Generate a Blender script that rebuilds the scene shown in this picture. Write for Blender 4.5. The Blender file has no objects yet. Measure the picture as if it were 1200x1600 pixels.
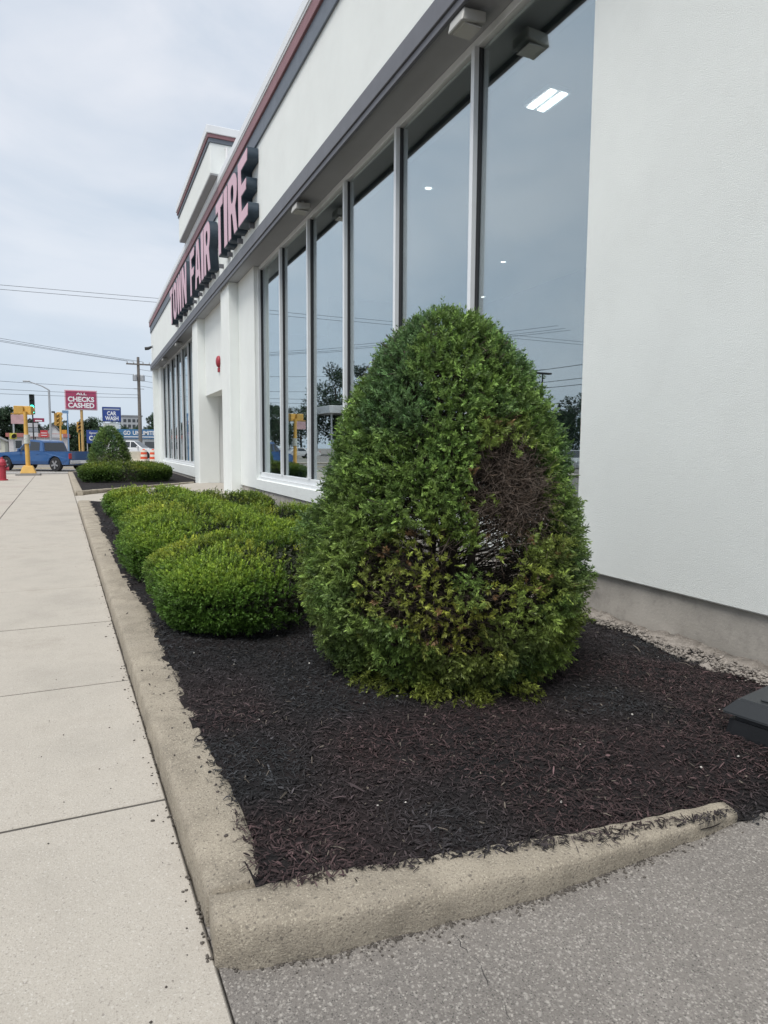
import bpy, bmesh, math, random
import numpy as np
from mathutils import Vector, Matrix
random.seed(7); RNG = np.random.default_rng(11)
sc = bpy.context.scene
COL = sc.collection
PI = math.pi
def R(a): return math.radians(a)

# ------------------------------------------------------------------ camera
def camera_basis(vx, vy, f, roll):
    d = Vector((vx - 600, -(vy - 800), -f)).normalized()
    up = Vector((math.sin(R(roll)), math.cos(R(roll)), 0))
    u = (up + Vector((0, 0, 1)) * (-(up.dot(d)) / d.z)).normalized()
    x = d.cross(u)
    return Matrix((x, d, u))
FPX = 1030.0
cam = bpy.data.cameras.new('camera'); cam_o = bpy.data.objects.new('camera', cam); COL.objects.link(cam_o)
cam.sensor_fit = 'VERTICAL'; cam.sensor_height = 24.0; cam.lens = 24.0 * FPX / 1600
cam.clip_start = 0.05; cam.clip_end = 3000
cam_o.matrix_world = Matrix.Translation((0, 0, 1.4)) @ camera_basis(136, 697, FPX, 0.35).to_4x4()
sc.camera = cam_o

# ------------------------------------------------------------------ sky, sun, exposure
SUN_EL, SUN_AZ = 62.0, 232.0       # the veiled sun: high, behind the left shoulder
world = bpy.data.worlds.new('World'); sc.world = world; world.use_nodes = True
nt = world.node_tree; nt.nodes.clear()
def N(t, typ, **kw):
    n = t.nodes.new(typ)
    for k, v in kw.items():
        if hasattr(n, k): setattr(n, k, v)
        else: n.inputs[k].default_value = v
    return n
out = N(nt, 'ShaderNodeOutputWorld'); bg = N(nt, 'ShaderNodeBackground')
sky = N(nt, 'ShaderNodeTexSky'); sky.sky_type = 'NISHITA'; sky.sun_disc = False
sky.sun_elevation = R(SUN_EL); sky.sun_rotation = R(SUN_AZ); sky.air_density = 1.0; sky.dust_density = 3.0; sky.ozone_density = 1.0
bg.inputs['Strength'].default_value = 0.05
tc = N(nt, 'ShaderNodeTexCoord'); mp = N(nt, 'ShaderNodeMapping'); mp.inputs['Scale'].default_value = (1.0, 1.0, 2.2)
n1 = N(nt, 'ShaderNodeTexNoise'); n1.inputs['Scale'].default_value = 3.4; n1.inputs['Detail'].default_value = 6; n1.inputs['Roughness'].default_value = .52
n1.inputs['Distortion'].default_value = .4
nt.links.new(tc.outputs['Generated'], mp.inputs['Vector']); nt.links.new(mp.outputs['Vector'], n1.inputs['Vector'])
cr = N(nt, 'ShaderNodeValToRGB')
cr.color_ramp.elements[0].position = .36; cr.color_ramp.elements[0].color = (6.2, 6.9, 7.9, 1)
cr.color_ramp.elements[1].position = .64; cr.color_ramp.elements[1].color = (8.4, 8.6, 9.15, 1)
nt.links.new(n1.outputs['Fac'], cr.inputs['Fac'])
sep = N(nt, 'ShaderNodeSeparateXYZ'); nt.links.new(tc.outputs['Generated'], sep.inputs[0])
thick = N(nt, 'ShaderNodeMapRange'); thick.inputs['From Min'].default_value = 0.02; thick.inputs['From Max'].default_value = .42
thick.inputs['To Min'].default_value = .55; thick.inputs['To Max'].default_value = .93
nt.links.new(sep.outputs['Z'], thick.inputs['Value'])
hz = N(nt, 'ShaderNodeMixRGB'); hz.inputs['Color1'].default_value = (5.2, 6.7, 8.1, 1)   # thin bluish air low down
mx = N(nt, 'ShaderNodeMixRGB'); mx.inputs['Fac'].default_value = .88
nt.links.new(thick.outputs['Result'], hz.inputs['Fac']); nt.links.new(cr.outputs['Color'], hz.inputs['Color2'])
nt.links.new(sky.outputs['Color'], mx.inputs['Color1']); nt.links.new(hz.outputs['Color'], mx.inputs['Color2'])
nt.links.new(mx.outputs['Color'], bg.inputs['Color']); nt.links.new(bg.outputs[0], out.inputs[0])

sun = bpy.data.lights.new('sun', 'SUN'); sun.energy = 1.5; sun.angle = R(28); sun.color = (1, .965, .91)
sun_o = bpy.data.objects.new('sun', sun); COL.objects.link(sun_o)
az = R(SUN_AZ); sd = Vector((math.sin(az) * math.cos(R(SUN_EL)), math.cos(az) * math.cos(R(SUN_EL)), math.sin(R(SUN_EL))))
sun_o.location = sd * 50; sun_o.rotation_euler = sd.to_track_quat('Z', 'Y').to_euler()
sc.view_settings.view_transform = 'Standard'; sc.view_settings.look = 'None'
sc.view_settings.exposure = 1.12; sc.view_settings.gamma = 1.0; sc.view_settings.use_curve_mapping = False
sc.render.engine = 'CYCLES'
sc.cycles.max_bounces = 8; sc.cycles.diffuse_bounces = 4; sc.cycles.glossy_bounces = 4; sc.cycles.transparent_max_bounces = 12
sc.cycles.use_denoising = True
sc.cycles.caustics_reflective = False; sc.cycles.caustics_refractive = False

# ------------------------------------------------------------------ materials
MATS = {}
def mat(name, col, rough=.6, metal=0, var=0.0, vscale=3.0, col2=None, bump=0.0, bscale=40.0, spec=.5, speck=None, emit=None, coat=0, stain=None):
    """procedural material: base colour with large patches, fine grain, optional aggregate specks and stains"""
    if name in MATS: return MATS[name]
    m = bpy.data.materials.new(name); m.use_nodes = True; MATS[name] = m
    t = m.node_tree; b = t.nodes['Principled BSDF']; L = t.links.new
    b.inputs['Roughness'].default_value = rough; b.inputs['Metallic'].default_value = metal
    b.inputs['Specular IOR Level'].default_value = spec; b.inputs['Coat Weight'].default_value = coat
    b.inputs['Base Color'].default_value = (*col, 1)
    geo = N(t, 'ShaderNodeNewGeometry'); src = None
    if var > 0 or col2:
        no = N(t, 'ShaderNodeTexNoise'); no.inputs['Scale'].default_value = vscale; no.inputs['Detail'].default_value = 7; no.inputs['Roughness'].default_value = .62
        L(geo.outputs['Position'], no.inputs['Vector'])
        rp = N(t, 'ShaderNodeValToRGB'); rp.color_ramp.elements[0].position = .33; rp.color_ramp.elements[1].position = .67
        c2 = col2 or tuple(min(1, c * (1 + var)) for c in col)
        c1 = col if col2 else tuple(c * (1 - var) for c in col)
        rp.color_ramp.elements[0].color = (*c1, 1); rp.color_ramp.elements[1].color = (*c2, 1)
        L(no.outputs['Fac'], rp.inputs['Fac']); src = rp.outputs['Color']
    if stain:                                   # (colour, scale, amount)
        no = N(t, 'ShaderNodeTexNoise'); no.inputs['Scale'].default_value = stain[1]; no.inputs['Detail'].default_value = 9; no.inputs['Roughness'].default_value = .7
        L(geo.outputs['Position'], no.inputs['Vector'])
        rp = N(t, 'ShaderNodeMapRange'); rp.inputs['From Min'].default_value = .52; rp.inputs['From Max'].default_value = .70; rp.inputs['To Max'].default_value = stain[2]
        L(no.outputs['Fac'], rp.inputs['Value'])
        mm = N(t, 'ShaderNodeMixRGB'); mm.inputs['Color1'].default_value = (*col, 1); mm.inputs['Color2'].default_value = (*stain[0], 1)
        if src: L(src, mm.inputs['Color1'])
        L(rp.outputs['Result'], mm.inputs['Fac']); src = mm.outputs['Color']
    if speck:                                   # list of (scale, radius, colour, amount)
        for s, r_, c, a in speck:
            vo = N(t, 'ShaderNodeTexVoronoi'); vo.inputs['Scale'].default_value = s
            wn = N(t, 'ShaderNodeTexNoise'); wn.inputs['Scale'].default_value = s * .9; wn.inputs['Detail'].default_value = 2; L(geo.outputs['Position'], wn.inputs['Vector'])
            wv = N(t, 'ShaderNodeVectorMath', operation='MULTIPLY_ADD'); wv.inputs[1].default_value = (1.3 / s,) * 3; L(wn.outputs['Color'], wv.inputs[0]); L(geo.outputs['Position'], wv.inputs[2])
            vo.inputs['Randomness'].default_value = 1.0; L(wv.outputs[0], vo.inputs['Vector'])
            lt = N(t, 'ShaderNodeMapRange'); lt.inputs['From Min'].default_value = r_; lt.inputs['From Max'].default_value = r_ * .6; lt.inputs['To Max'].default_value = a
            L(vo.outputs['Distance'], lt.inputs['Value'])
            sp = N(t, 'ShaderNodeSeparateColor'); L(vo.outputs['Color'], sp.inputs[0])
            ml = N(t, 'ShaderNodeMath', operation='MULTIPLY'); L(lt.outputs['Result'], ml.inputs[0]); L(sp.outputs[0], ml.inputs[1])
            mm = N(t, 'ShaderNodeMixRGB'); mm.inputs['Color1'].default_value = (*col, 1); mm.inputs['Color2'].default_value = (*c, 1)
            if src: L(src, mm.inputs['Color1'])
            L(ml.outputs[0], mm.inputs['Fac']); src = mm.outputs['Color']
    if src: L(src, b.inputs['Base Color'])
    if bump > 0:
        no = N(t, 'ShaderNodeTexNoise'); no.inputs['Scale'].default_value = bscale; no.inputs['Detail'].default_value = 5; no.inputs['Roughness'].default_value = .7
        L(geo.outputs['Position'], no.inputs['Vector'])
        bp = N(t, 'ShaderNodeBump'); bp.inputs['Strength'].default_value = 1; bp.inputs['Distance'].default_value = bump
        L(no.outputs['Fac'], bp.inputs['Height']); L(bp.outputs[0], b.inputs['Normal'])
    if emit:
        b.inputs['Emission Color'].default_value = (*emit[0], 1); b.inputs['Emission Strength'].default_value = emit[1]
    return m

STUCCO = mat('stucco', (.79, .82, .80), .85, var=.025, vscale=1.1, bump=.005, bscale=230, spec=.2, stain=((.62, .63, .61), 1.6, .12))
STUCCO_IN = mat('stucco_smooth', (.72, .74, .73), .85, var=.03, vscale=.9, bump=.001, bscale=60, spec=.2)
BAND_DARK = mat('slate_trim', (.125, .145, .175), .55, var=.10, vscale=4, bump=.0006, bscale=30)
BAND_RED = mat('faded_red_trim', (.25, .125, .14), .6, var=.10, vscale=3)
COPING = mat('white_metal_coping', (.74, .76, .78), .4, var=.03, vscale=2)
FASCIA = mat('grey_fascia_metal', (.125, .128, .145), .5, var=.08, vscale=3, bump=.0005, bscale=20)
SOFFIT = mat('grey_soffit', (.37, .38, .40), .7, var=.03)
FOUND = mat('foundation_concrete', (.40, .375, .34), .9, var=.18, vscale=2.2, bump=.003, bscale=45, spec=.2, stain=((.16, .15, .14), 2.5, .6))
ALU = mat('mullion_aluminium', (.78, .81, .83), .35, metal=.1, var=.03, vscale=5)
GASKET = mat('black_gasket', (.03, .032, .036), .6)
CONC = mat('sidewalk_concrete', (.425, .395, .348), .9, var=.12, vscale=1.3, bump=.0028, bscale=120, spec=.2,
           speck=[(150, .42, (.29, .265, .23), .85), (60, .24, (.22, .20, .18), .75), (95, .36, (.56, .54, .50), .6), (230, .45, (.33, .30, .26), .8)], stain=((.27, .245, .21), 1.3, .6))
CONC_B = mat('sidewalk_concrete_pink', (.40, .36, .32), .9, var=.12, vscale=1.1, bump=.002, bscale=120, spec=.2, speck=[(130, .3, (.27, .25, .22), .7)], stain=((.28, .25, .23), 1.1, .4))
KERB = mat('kerb_concrete', (.345, .305, .245), .92, var=.26, vscale=6, bump=.009, bscale=120, spec=.2,
           speck=[(120, .46, (.50, .45, .36), .85), (60, .32, (.13, .115, .10), .8), (180, .42, (.12, .105, .09), .75)], stain=((.16, .145, .125), 3.0, .5))
ASPH = mat('asphalt', (.195, .180, .166), .92, var=.14, vscale=1.4, bump=.005, bscale=150, spec=.25,
           speck=[(55, .36, (.40, .38, .35), .85), (105, .44, (.42, .395, .36), .9), (210, .48, (.28, .265, .245), .8), (140, .42, (.065, .062, .06), .85)], stain=((.10, .095, .09), .8, .5))
SOIL = mat('mulch_soil', (.0125, .013, .014), .95, col2=(.024, .018, .0185), vscale=1.6, bump=.012, bscale=60, spec=.2)
GRIT = mat('gritty_rubble', (.27, .245, .22), .95, var=.3, vscale=14, bump=.008, bscale=60, spec=.15, speck=[(70, .35, (.42, .39, .36), .7), (45, .3, (.14, .12, .11), .8)])
BLACKPL = mat('black_plastic', (.012, .013, .015), .42, var=.15, vscale=9, bump=.0006, bscale=180)
YELLOW = mat('signal_yellow', (.62, .37, .085), .5, var=.10, vscale=4)
YELLOW2 = mat('signal_yellow_shaded_paint', (.42, .24, .05), .55, var=.1, vscale=4)  # darker copy of the signal yellow, shade put into the colour
STEEL = mat('galvanised_steel', (.40, .42, .44), .5, metal=.4, var=.08, vscale=5)
WOOD = mat('weathered_pole_wood', (.17, .155, .14), .9, var=.2, vscale=7, bump=.004, bscale=25)
BLACK = mat('black_paint', (.02, .021, .023), .5)
WHITE = mat('white_paint', (.75, .75, .75), .45, var=.03)
RED = mat('hydrant_red', (.36, .03, .05), .5, var=.15, vscale=8)
SIGNRED = mat('sign_red', (.36, .045, .11), .4, var=.06, vscale=1.2)
SIGNBLUE = mat('sign_blue', (.025, .06, .25), .4, var=.05)
WIRE = mat('wire_black', (.035, .037, .04), .7)
BARK = mat('bark_brown', (.060, .048, .038), .9, var=.3, vscale=20, bump=.003, bscale=60)
TWIG = mat('dead_twig', (.12, .092, .074), .9, var=.4, vscale=30)
LFACE = mat('letter_face_pink', (.60, .36, .43), .35, var=.05, vscale=1.5)
LRET = mat('letter_return_slate', (.022, .040, .060), .5, var=.12, vscale=5)
PINK = mat('faded_banner', (.52, .34, .36), .7, var=.15, vscale=4)
TYRE = mat('tyre_rubber', (.018, .018, .02), .8)
RIM = mat('alloy_rim', (.5, .5, .52), .3, metal=.8)
CARGLASS = mat('car_glass', (.02, .025, .03), .08, spec=.8)

def leaf_mat(name, rough=.5, trans=.28):
    m = bpy.data.materials.new(name); m.use_nodes = True; MATS[name] = m
    t = m.node_tree; b = t.nodes['Principled BSDF']; L = t.links.new
    a = N(t, 'ShaderNodeAttribute', attribute_name='col'); L(a.outputs['Color'], b.inputs['Base Color'])
    b.inputs['Roughness'].default_value = rough; b.inputs['Specular IOR Level'].default_value = .35
    tr = N(t, 'ShaderNodeBsdfTranslucent'); L(a.outputs['Color'], tr.inputs['Color'])
    mi = N(t, 'ShaderNodeMixShader'); mi.inputs[0].default_value = trans
    L(b.outputs[0], mi.inputs[1]); L(tr.outputs[0], mi.inputs[2]); L(mi.outputs[0], t.nodes['Material Output'].inputs[0])
    return m
LEAF = leaf_mat('needle_foliage'); SHRED = leaf_mat('mulch_shreds', .85, 0.0)

def glass_mat(name, base, gain, tint):
    m = bpy.data.materials.new(name); m.use_nodes = True; MATS[name] = m
    t = m.node_tree; t.nodes.remove(t.nodes['Principled BSDF']); L = t.links.new
    fr = N(t, 'ShaderNodeLayerWeight'); fr.inputs['Blend'].default_value = .5
    sq = N(t, 'ShaderNodeMath', operation='POWER'); sq.inputs[1].default_value = 2.0; L(fr.outputs['Facing'], sq.inputs[0])
    ma = N(t, 'ShaderNodeMath', operation='MULTIPLY_ADD'); ma.inputs[1].default_value = gain; ma.inputs[2].default_value = base; ma.use_clamp = True
    L(sq.outputs[0], ma.inputs[0])
    g = N(t, 'ShaderNodeBsdfGlossy'); g.inputs['Roughness'].default_value = .0; g.inputs['Color'].default_value = (.88, .95, .97, 1)
    tr = N(t, 'ShaderNodeBsdfTransparent'); tr.inputs['Color'].default_value = (*tint, 1)
    mi = N(t, 'ShaderNodeMixShader'); L(ma.outputs[0], mi.inputs[0]); L(tr.outputs[0], mi.inputs[1]); L(g.outputs[0], mi.inputs[2])
    L(mi.outputs[0], t.nodes['Material Output'].inputs[0])
    return m
GLASS = glass_mat('shop_window_glass', .32, .50, (.72, .78, .78))

# ------------------------------------------------------------------ mesh helpers
class G:
    def __init__(s): s.v = []; s.f = []
    def add(s, v, f):
        o = len(s.v); s.v += [tuple(p) for p in v]; s.f += [tuple(i + o for i in q) for q in f]; return s
    def box(s, x0, x1, y0, y1, z0, z1):
        return s.add([(x0,y0,z0),(x1,y0,z0),(x1,y1,z0),(x0,y1,z0),(x0,y0,z1),(x1,y0,z1),(x1,y1,z1),(x0,y1,z1)],
                     [(0,3,2,1),(4,5,6,7),(0,1,5,4),(1,2,6,5),(2,3,7,6),(3,0,4,7)])
    def prism(s, poly, z0, z1, zs=None):        # polygon in XY, counter-clockwise
        n = len(poly)
        v = [(x, y, z0) for x, y in poly] + [(x, y, (zs[i] if zs else z1)) for i, (x, y) in enumerate(poly)]
        return s.add(v, [tuple(range(n - 1, -1, -1)), tuple(range(n, 2 * n))] + [(i, (i + 1) % n, n + (i + 1) % n, n + i) for i in range(n)])
    def tube(s, pts, r, n=8, cap=True):
        pts = [Vector(p) for p in pts]; rs = r if isinstance(r, (list, tuple)) else [r] * len(pts); v = []; f = []
        ref = None
        for i, p in enumerate(pts):
            d = (pts[min(i + 1, len(pts) - 1)] - pts[max(i - 1, 0)]).normalized()
            if ref is None: ref = Vector((1, 0, 0)) if abs(d.x) < .8 else Vector((0, 1, 0))
            a = (ref - d * ref.dot(d)).normalized(); ref = a; b = d.cross(a)
            v += [p + (a * math.cos(2 * PI * k / n) + b * math.sin(2 * PI * k / n)) * rs[i] for k in range(n)]
        for i in range(len(pts) - 1):
            f += [(i * n + k, i * n + (k + 1) % n, (i + 1) * n + (k + 1) % n, (i + 1) * n + k) for k in range(n)]
        if cap: f += [tuple(range(n - 1, -1, -1)), tuple((len(pts) - 1) * n + k for k in range(n))]
        return s.add(v, f)
    def lathe(s, prof, c=(0, 0, 0), n=20):      # (radius, z) rings about vertical axis
        v = []; f = []
        for r_, z in prof: v += [(c[0] + r_ * math.cos(2 * PI * k / n), c[1] + r_ * math.sin(2 * PI * k / n), c[2] + z) for k in range(n)]
        for i in range(len(prof) - 1): f += [(i * n + k, i * n + (k + 1) % n, (i + 1) * n + (k + 1) % n, (i + 1) * n + k) for k in range(n)]
        f += [tuple(range(n - 1, -1, -1)), tuple((len(prof) - 1) * n + k for k in range(n))]
        return s.add(v, f)
    def mesh(s, name, bevel=0, seg=1):
        me = bpy.data.meshes.new(name); me.from_pydata(s.v, [], s.f)
        bm = bmesh.new(); bm.from_mesh(me); bmesh.ops.recalc_face_normals(bm, faces=bm.faces)
        if bevel:
            bmesh.ops.bevel(bm, geom=[e for e in bm.edges if len(e.link_faces) == 2 and e.calc_face_angle(0) > .5], offset=bevel, segments=seg, affect='EDGES', clamp_overlap=True)
        bm.to_mesh(me); bm.free(); return me
    def build(s, name, m, parent=None, bevel=0, seg=1, smooth=False):
        return link(name, s.mesh(name, bevel, seg), m, parent, smooth)
def link(name, me, m, parent=None, smooth=False):
    if m is not None and not me.materials: me.materials.append(m)
    if smooth: me.polygons.foreach_set('use_smooth', [True] * len(me.polygons))
    o = bpy.data.objects.new(name, me); COL.objects.link(o)
    if parent: o.parent = parent
    return o
def tag(o, label, cat, group=None):
    o['label'] = label; o['category'] = cat
    if group: o['group'] = group
    return o
def thing(name, label, cat, loc=(0, 0, 0), rz=0, group=None):
    o = bpy.data.objects.new(name, None); COL.objects.link(o); o.location = loc; o.rotation_euler = (0, 0, rz); o.empty_display_size = .2
    return tag(o, label, cat, group)
def struct(o): o['kind'] = 'structure'; return o
def stuff(o): o['kind'] = 'stuff'; return o
def copy_tree(o, parent=None):
    c = o.copy(); COL.objects.link(c); c.parent = parent
    for ch in list(o.children): copy_tree(ch, c)
    return c
def box(x0, x1, y0, y1, z0, z1): return G().box(x0, x1, y0, y1, z0, z1)
def raw_mesh(name, V, F, col=None):             # fast numpy mesh of equal-sided faces
    me = bpy.data.meshes.new(name); k = F.shape[1]
    me.vertices.add(len(V)); me.vertices.foreach_set('co', np.ascontiguousarray(V, np.float32).ravel())
    me.loops.add(F.size); me.loops.foreach_set('vertex_index', np.ascontiguousarray(F, np.int32).ravel())
    me.polygons.add(len(F)); me.polygons.foreach_set('loop_start', np.arange(0, F.size, k, dtype=np.int32))
    if col is not None:
        a = me.color_attributes.new('col', 'FLOAT_COLOR', 'POINT')
        a.data.foreach_set('color', np.concatenate([col, np.ones((len(col), 1))], 1).astype(np.float32).ravel())
    me.update(calc_edges=True); return me
def outline_mesh(name, loops, extrude, offset=0):   # filled 2D curve with holes, extruded
    cu = bpy.data.curves.new(name, 'CURVE'); cu.dimensions = '2D'; cu.fill_mode = 'BOTH'; cu.extrude = extrude; cu.offset = offset
    for lp in loops:
        sp = cu.splines.new('POLY'); sp.points.add(len(lp) - 1); sp.use_cyclic_u = True
        for p, (x, y) in zip(sp.points, lp): p.co = (x, y, 0, 1)
    o = bpy.data.objects.new(name, cu); me = bpy.data.meshes.new_from_object(o); me.name = name
    bpy.data.objects.remove(o); return me
def text_mesh(body, w, h, extrude=.01, offset=.0):    # lettering stretched to a w x h field, lying in XY, centred
    cu = bpy.data.curves.new('lettering', 'FONT'); cu.body = body; cu.extrude = extrude; cu.offset = offset; cu.align_x = 'CENTER'; cu.resolution_u = 3
    o = bpy.data.objects.new('lettering', cu); me = bpy.data.meshes.new_from_object(o); me.name = 'lettering'; bpy.data.objects.remove(o)
    c = np.empty(len(me.vertices) * 3, np.float32); me.vertices.foreach_get('co', c); c = c.reshape(-1, 3)
    lo, hi = c.min(0), c.max(0)
    c[:, 0] = (c[:, 0] - (lo[0] + hi[0]) / 2) * w / (hi[0] - lo[0]); c[:, 1] = (c[:, 1] - (lo[1] + hi[1]) / 2) * h / (hi[1] - lo[1])
    me.vertices.foreach_set('co', c.ravel()); me.update(); return me
def lettering(body, x, y, z, w, h, m, parent, offset=.02, ext=.012):   # text that faces -Y
    o = link('lettering', text_mesh(body, w, h, ext, offset), m, parent); o.location = (x, y, z); o.rotation_euler = (PI / 2, 0, 0); return o

def vnoise(x, y, s=1.0, seed=0):                # smooth value noise on arrays
    x = np.asarray(x) * s + seed * 17.3; y = np.asarray(y) * s + seed * 9.1
    xi = np.floor(x).astype(int); yi = np.floor(y).astype(int); fx = x - xi; fy = y - yi
    fx = fx * fx * (3 - 2 * fx); fy = fy * fy * (3 - 2 * fy)
    def h(a, b):
        n = (a * 374761393 + b * 668265263 + seed * 1442695) & 0x7fffffff; n = ((n ^ (n >> 13)) * 1274126177) & 0x7fffffff
        return ((n ^ (n >> 16)) & 0xffff) / 65535.0
    return (h(xi, yi) * (1 - fx) + h(xi + 1, yi) * fx) * (1 - fy) + (h(xi, yi + 1) * (1 - fx) + h(xi + 1, yi + 1) * fx) * fy
def norm(a): return a / np.maximum(np.linalg.norm(a, axis=-1, keepdims=True), 1e-9)

def sprigs(P, D, L, nn, nl, nw, droop=.15):
    """feathery shoots: P base (n,3), D axis (n,3), L length (n,), nn needles each, needle length/width -> V, F"""
    n = len(P); rnd = RNG.normal(size=(n, 3)); S = norm(np.cross(D, rnd)); U = np.cross(S, D)
    k = np.arange(nn); t = (k + .6) / nn; side = np.where(k % 2 == 0, 1., -1.)
    base = P[:, None] + D[:, None] * (L[:, None] * t)[..., None]
    ang = RNG.normal(0, .5, (n, nn)); ca, sa = np.cos(ang), np.sin(ang)
    sd = S[:, None] * (side * ca)[..., None] + U[:, None] * (sa + .25)[..., None]
    fwd = (.55 + .9 * t ** 2)[None, :, None]
    dr = norm(sd + D[:, None] * fwd + np.array([0, 0, -droop]))
    ln = nl * (1.0 - .35 * np.abs(t - .4)) * RNG.uniform(.75, 1.2, (n, nn))
    tip = base + dr * ln[..., None]
    w = norm(np.cross(dr, sd + RNG.normal(0, .4, (n, nn, 3)))) * nw * .5
    mid = base + dr * (ln * .45)[..., None]
    V = np.stack([base, mid - w, tip, mid + w], 2).reshape(-1, 3)
    F = np.arange(len(V)).reshape(-1, 4)
    return V, F

def foliage(name, P, D, L, nn, nl, nw, C, parent, tipgain=.35):
    V, F = sprigs(P, D, L, nn, nl, nw)
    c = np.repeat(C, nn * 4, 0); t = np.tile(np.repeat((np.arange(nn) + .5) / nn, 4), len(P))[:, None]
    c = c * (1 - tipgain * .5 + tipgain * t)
    return link(name, raw_mesh(name, V, F, c), LEAF, parent)

def twig_mesh(name, A, B, r, m, parent, bend=.12, seg=3):   # many thin bent three-sided twigs in one mesh
    n = len(A); t = np.linspace(0, 1, seg + 1); mid = RNG.normal(0, 1, (n, 3)) * np.linalg.norm(B - A, axis=1, keepdims=True) * bend
    d = norm(B - A); s = norm(np.cross(d, RNG.normal(size=(n, 3)))); u = np.cross(d, s); V = []
    for i, tt in enumerate(t):
        c = A + (B - A) * tt + mid * math.sin(PI * tt)
        rr = r[:, None] * (1 - .6 * tt)
        for a in (0, 2 * PI / 3, 4 * PI / 3): V.append(c + (s * math.cos(a) + u * math.sin(a)) * rr)
    V = np.stack(V, 1); F = []
    for i in range(seg):
        for a in range(3): F.append((i * 3 + a, i * 3 + (a + 1) % 3, i * 3 + 3 + (a + 1) % 3, i * 3 + 3 + a))
    F = (np.array(F)[None] + (np.arange(n) * 3 * (seg + 1))[:, None, None]).reshape(-1, 4)
    return link(name, raw_mesh(name, V.reshape(-1, 3), F), m, parent)

# ================================================================== the setting
def xr(y): return .335 - .034 * y               # line where the sidewalk meets the planting kerb
ground = struct(box(-900, 900, -300, 1800, -.5, -.03).build('ground', ASPH))
lot = struct(G().prism([(xr(-6), -6), (14, -6), (14, 1.9), (xr(1.9), 1.9)], -.2, -.006).build('parking_lot', ASPH))
# crack in the lot surface: a thin tar-dark groove line
g = G(); cx, cy = .945, 1.60; cpts = []
while cy > .75:
    cpts.append((cx, cy, -.0068)); cy -= random.uniform(.012, .030); cx += random.uniform(-.012, .0155)
g.tube(cpts, [random.uniform(.0006, .0028) for _ in cpts], 4)
struct(g.build('asphalt_crack', mat('tar_dark', (.055, .052, .05), .95)))
# sidewalk
sw = struct(G().prism([(xr(-6) - 4.9, -6), (xr(-6) - .005, -6), (xr(37.6) - .005, 37.6), (xr(37.6) - 4.9, 37.6)], -.22, -.004).build('sidewalk', mat('joint_dirt', (.07, .064, .056), .95, var=.2)))
Yj = [2.643 + 1.5 * k for k in range(-5, 24)]
for i in range(len(Yj) - 1):
    y0, y1 = Yj[i], min(Yj[i + 1], 37.6)
    if y0 > 37: break
    for j, (a, b) in enumerate(((-1.42, 0), (-3.1, -1.42), (-4.88, -3.1))):
        e = .008 if (i + j) % 3 else .010
        g = G().prism([(xr(y0) + a + e, y0 + e), (xr(y0) + b - e, y0 + e), (xr(y1) + b - e, y1 - e), (xr(y1) + a + e, y1 - e)], -.15, random.uniform(-.0005, .002))
        g.build('paving_slab', CONC if j == 0 else CONC_B if j == 2 or (i * 7) % 5 == 0 else CONC, sw, bevel=.004)
# entrance walk
walk = struct(G().prism([(xr(17.25) + .002, 17.25), (3.9, 17.25), (3.9, 24.6), (xr(20.4) + .002, 20.4)], -.1, 0, zs=[.002, .13, .13, .002]).build('path', CONC))

def strip(name, left, right, prof, m, ny=None, rough=.006, kind=True, taper=None):
    """a kerb: cross-section prof [(t 0..1, z)] swept between two polylines, with crumbly unevenness"""
    def resample(pl, n):
        pl = np.array(pl, float); d = np.r_[0, np.cumsum(np.linalg.norm(np.diff(pl, axis=0), axis=1))]; s = np.linspace(0, d[-1], n)
        return np.stack([np.interp(s, d, pl[:, i]) for i in range(2)], 1)
    length = np.linalg.norm(np.diff(np.array(left), axis=0), axis=1).sum(); n = ny or int(length / .03) + 2
    A, B = resample(left, n), resample(right, n); k = len(prof); V = []
    for t, z in prof: V.append(np.c_[A * (1 - t) + B * t, np.full(n, z)])
    V = np.stack(V, 1)                            # n,k,3
    nz = (vnoise(V[..., 0] * 1.0 + V[..., 2] * 3, V[..., 1] + V[..., 2] * 2, 22, 3) - .5) * rough * 1.4 + (vnoise(V[..., 0], V[..., 1], 5, 5) - .5) * rough * 2
    V[..., 2] += nz * (V[..., 2] > .01); V[..., 0] += (vnoise(V[..., 1] + V[..., 2], V[..., 0], 14, 8) - .5) * rough * 1.5
    V[..., 1] += (vnoise(V[..., 0] * 1.3, V[..., 2] + V[..., 1], 14, 9) - .5) * rough * 1.5
    if taper is not None: V[..., 2] = np.where(V[..., 2] > 0, V[..., 2] * taper(V[..., 0]), V[..., 2])
    V = V.reshape(-1, 3); F = []
    for i in range(n - 1):
        for j in range(k - 1): F.append((i * k + j, i * k + j + 1, (i + 1) * k + j + 1, (i + 1) * k + j))
    me = bpy.data.meshes.new(name); me.from_pydata(V.tolist(), [], F + [tuple(range(k)), tuple((n - 1) * k + j for j in range(k - 1, -1, -1))])
    bm = bmesh.new(); bm.from_mesh(me); bmesh.ops.recalc_face_normals(bm, faces=bm.faces); bm.to_mesh(me); bm.free()
    o = link(name, me, m, None, True)
    return struct(o) if kind else o
KP = [(0, -.1), (0, -.01), (.0, .04), (.02, .088), (.06, .106), (.12, .112), (.35, .114), (.6, .114), (.85, .112), (1.0, .10), (1.0, -.1)]
left = [(xr(y), y) for y in (1.862, 4, 8, 12, 17.2)]
right = [(.455, 1.855), (.46, 2.3), (.45, 3.3), (.41, 5.4), (.325, 7.2), (.245, 9.7), (.145, 13.8), (.05, 17.2)]
strip('kerb', left, right, KP, KERB)
NP = [(0, -.1), (0, -.012), (.005, .055), (.03, .096), (.085, .115), (.3, .121), (.6, .124), (.9, .122), (1.0, .11), (1.0, -.1)]
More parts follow.
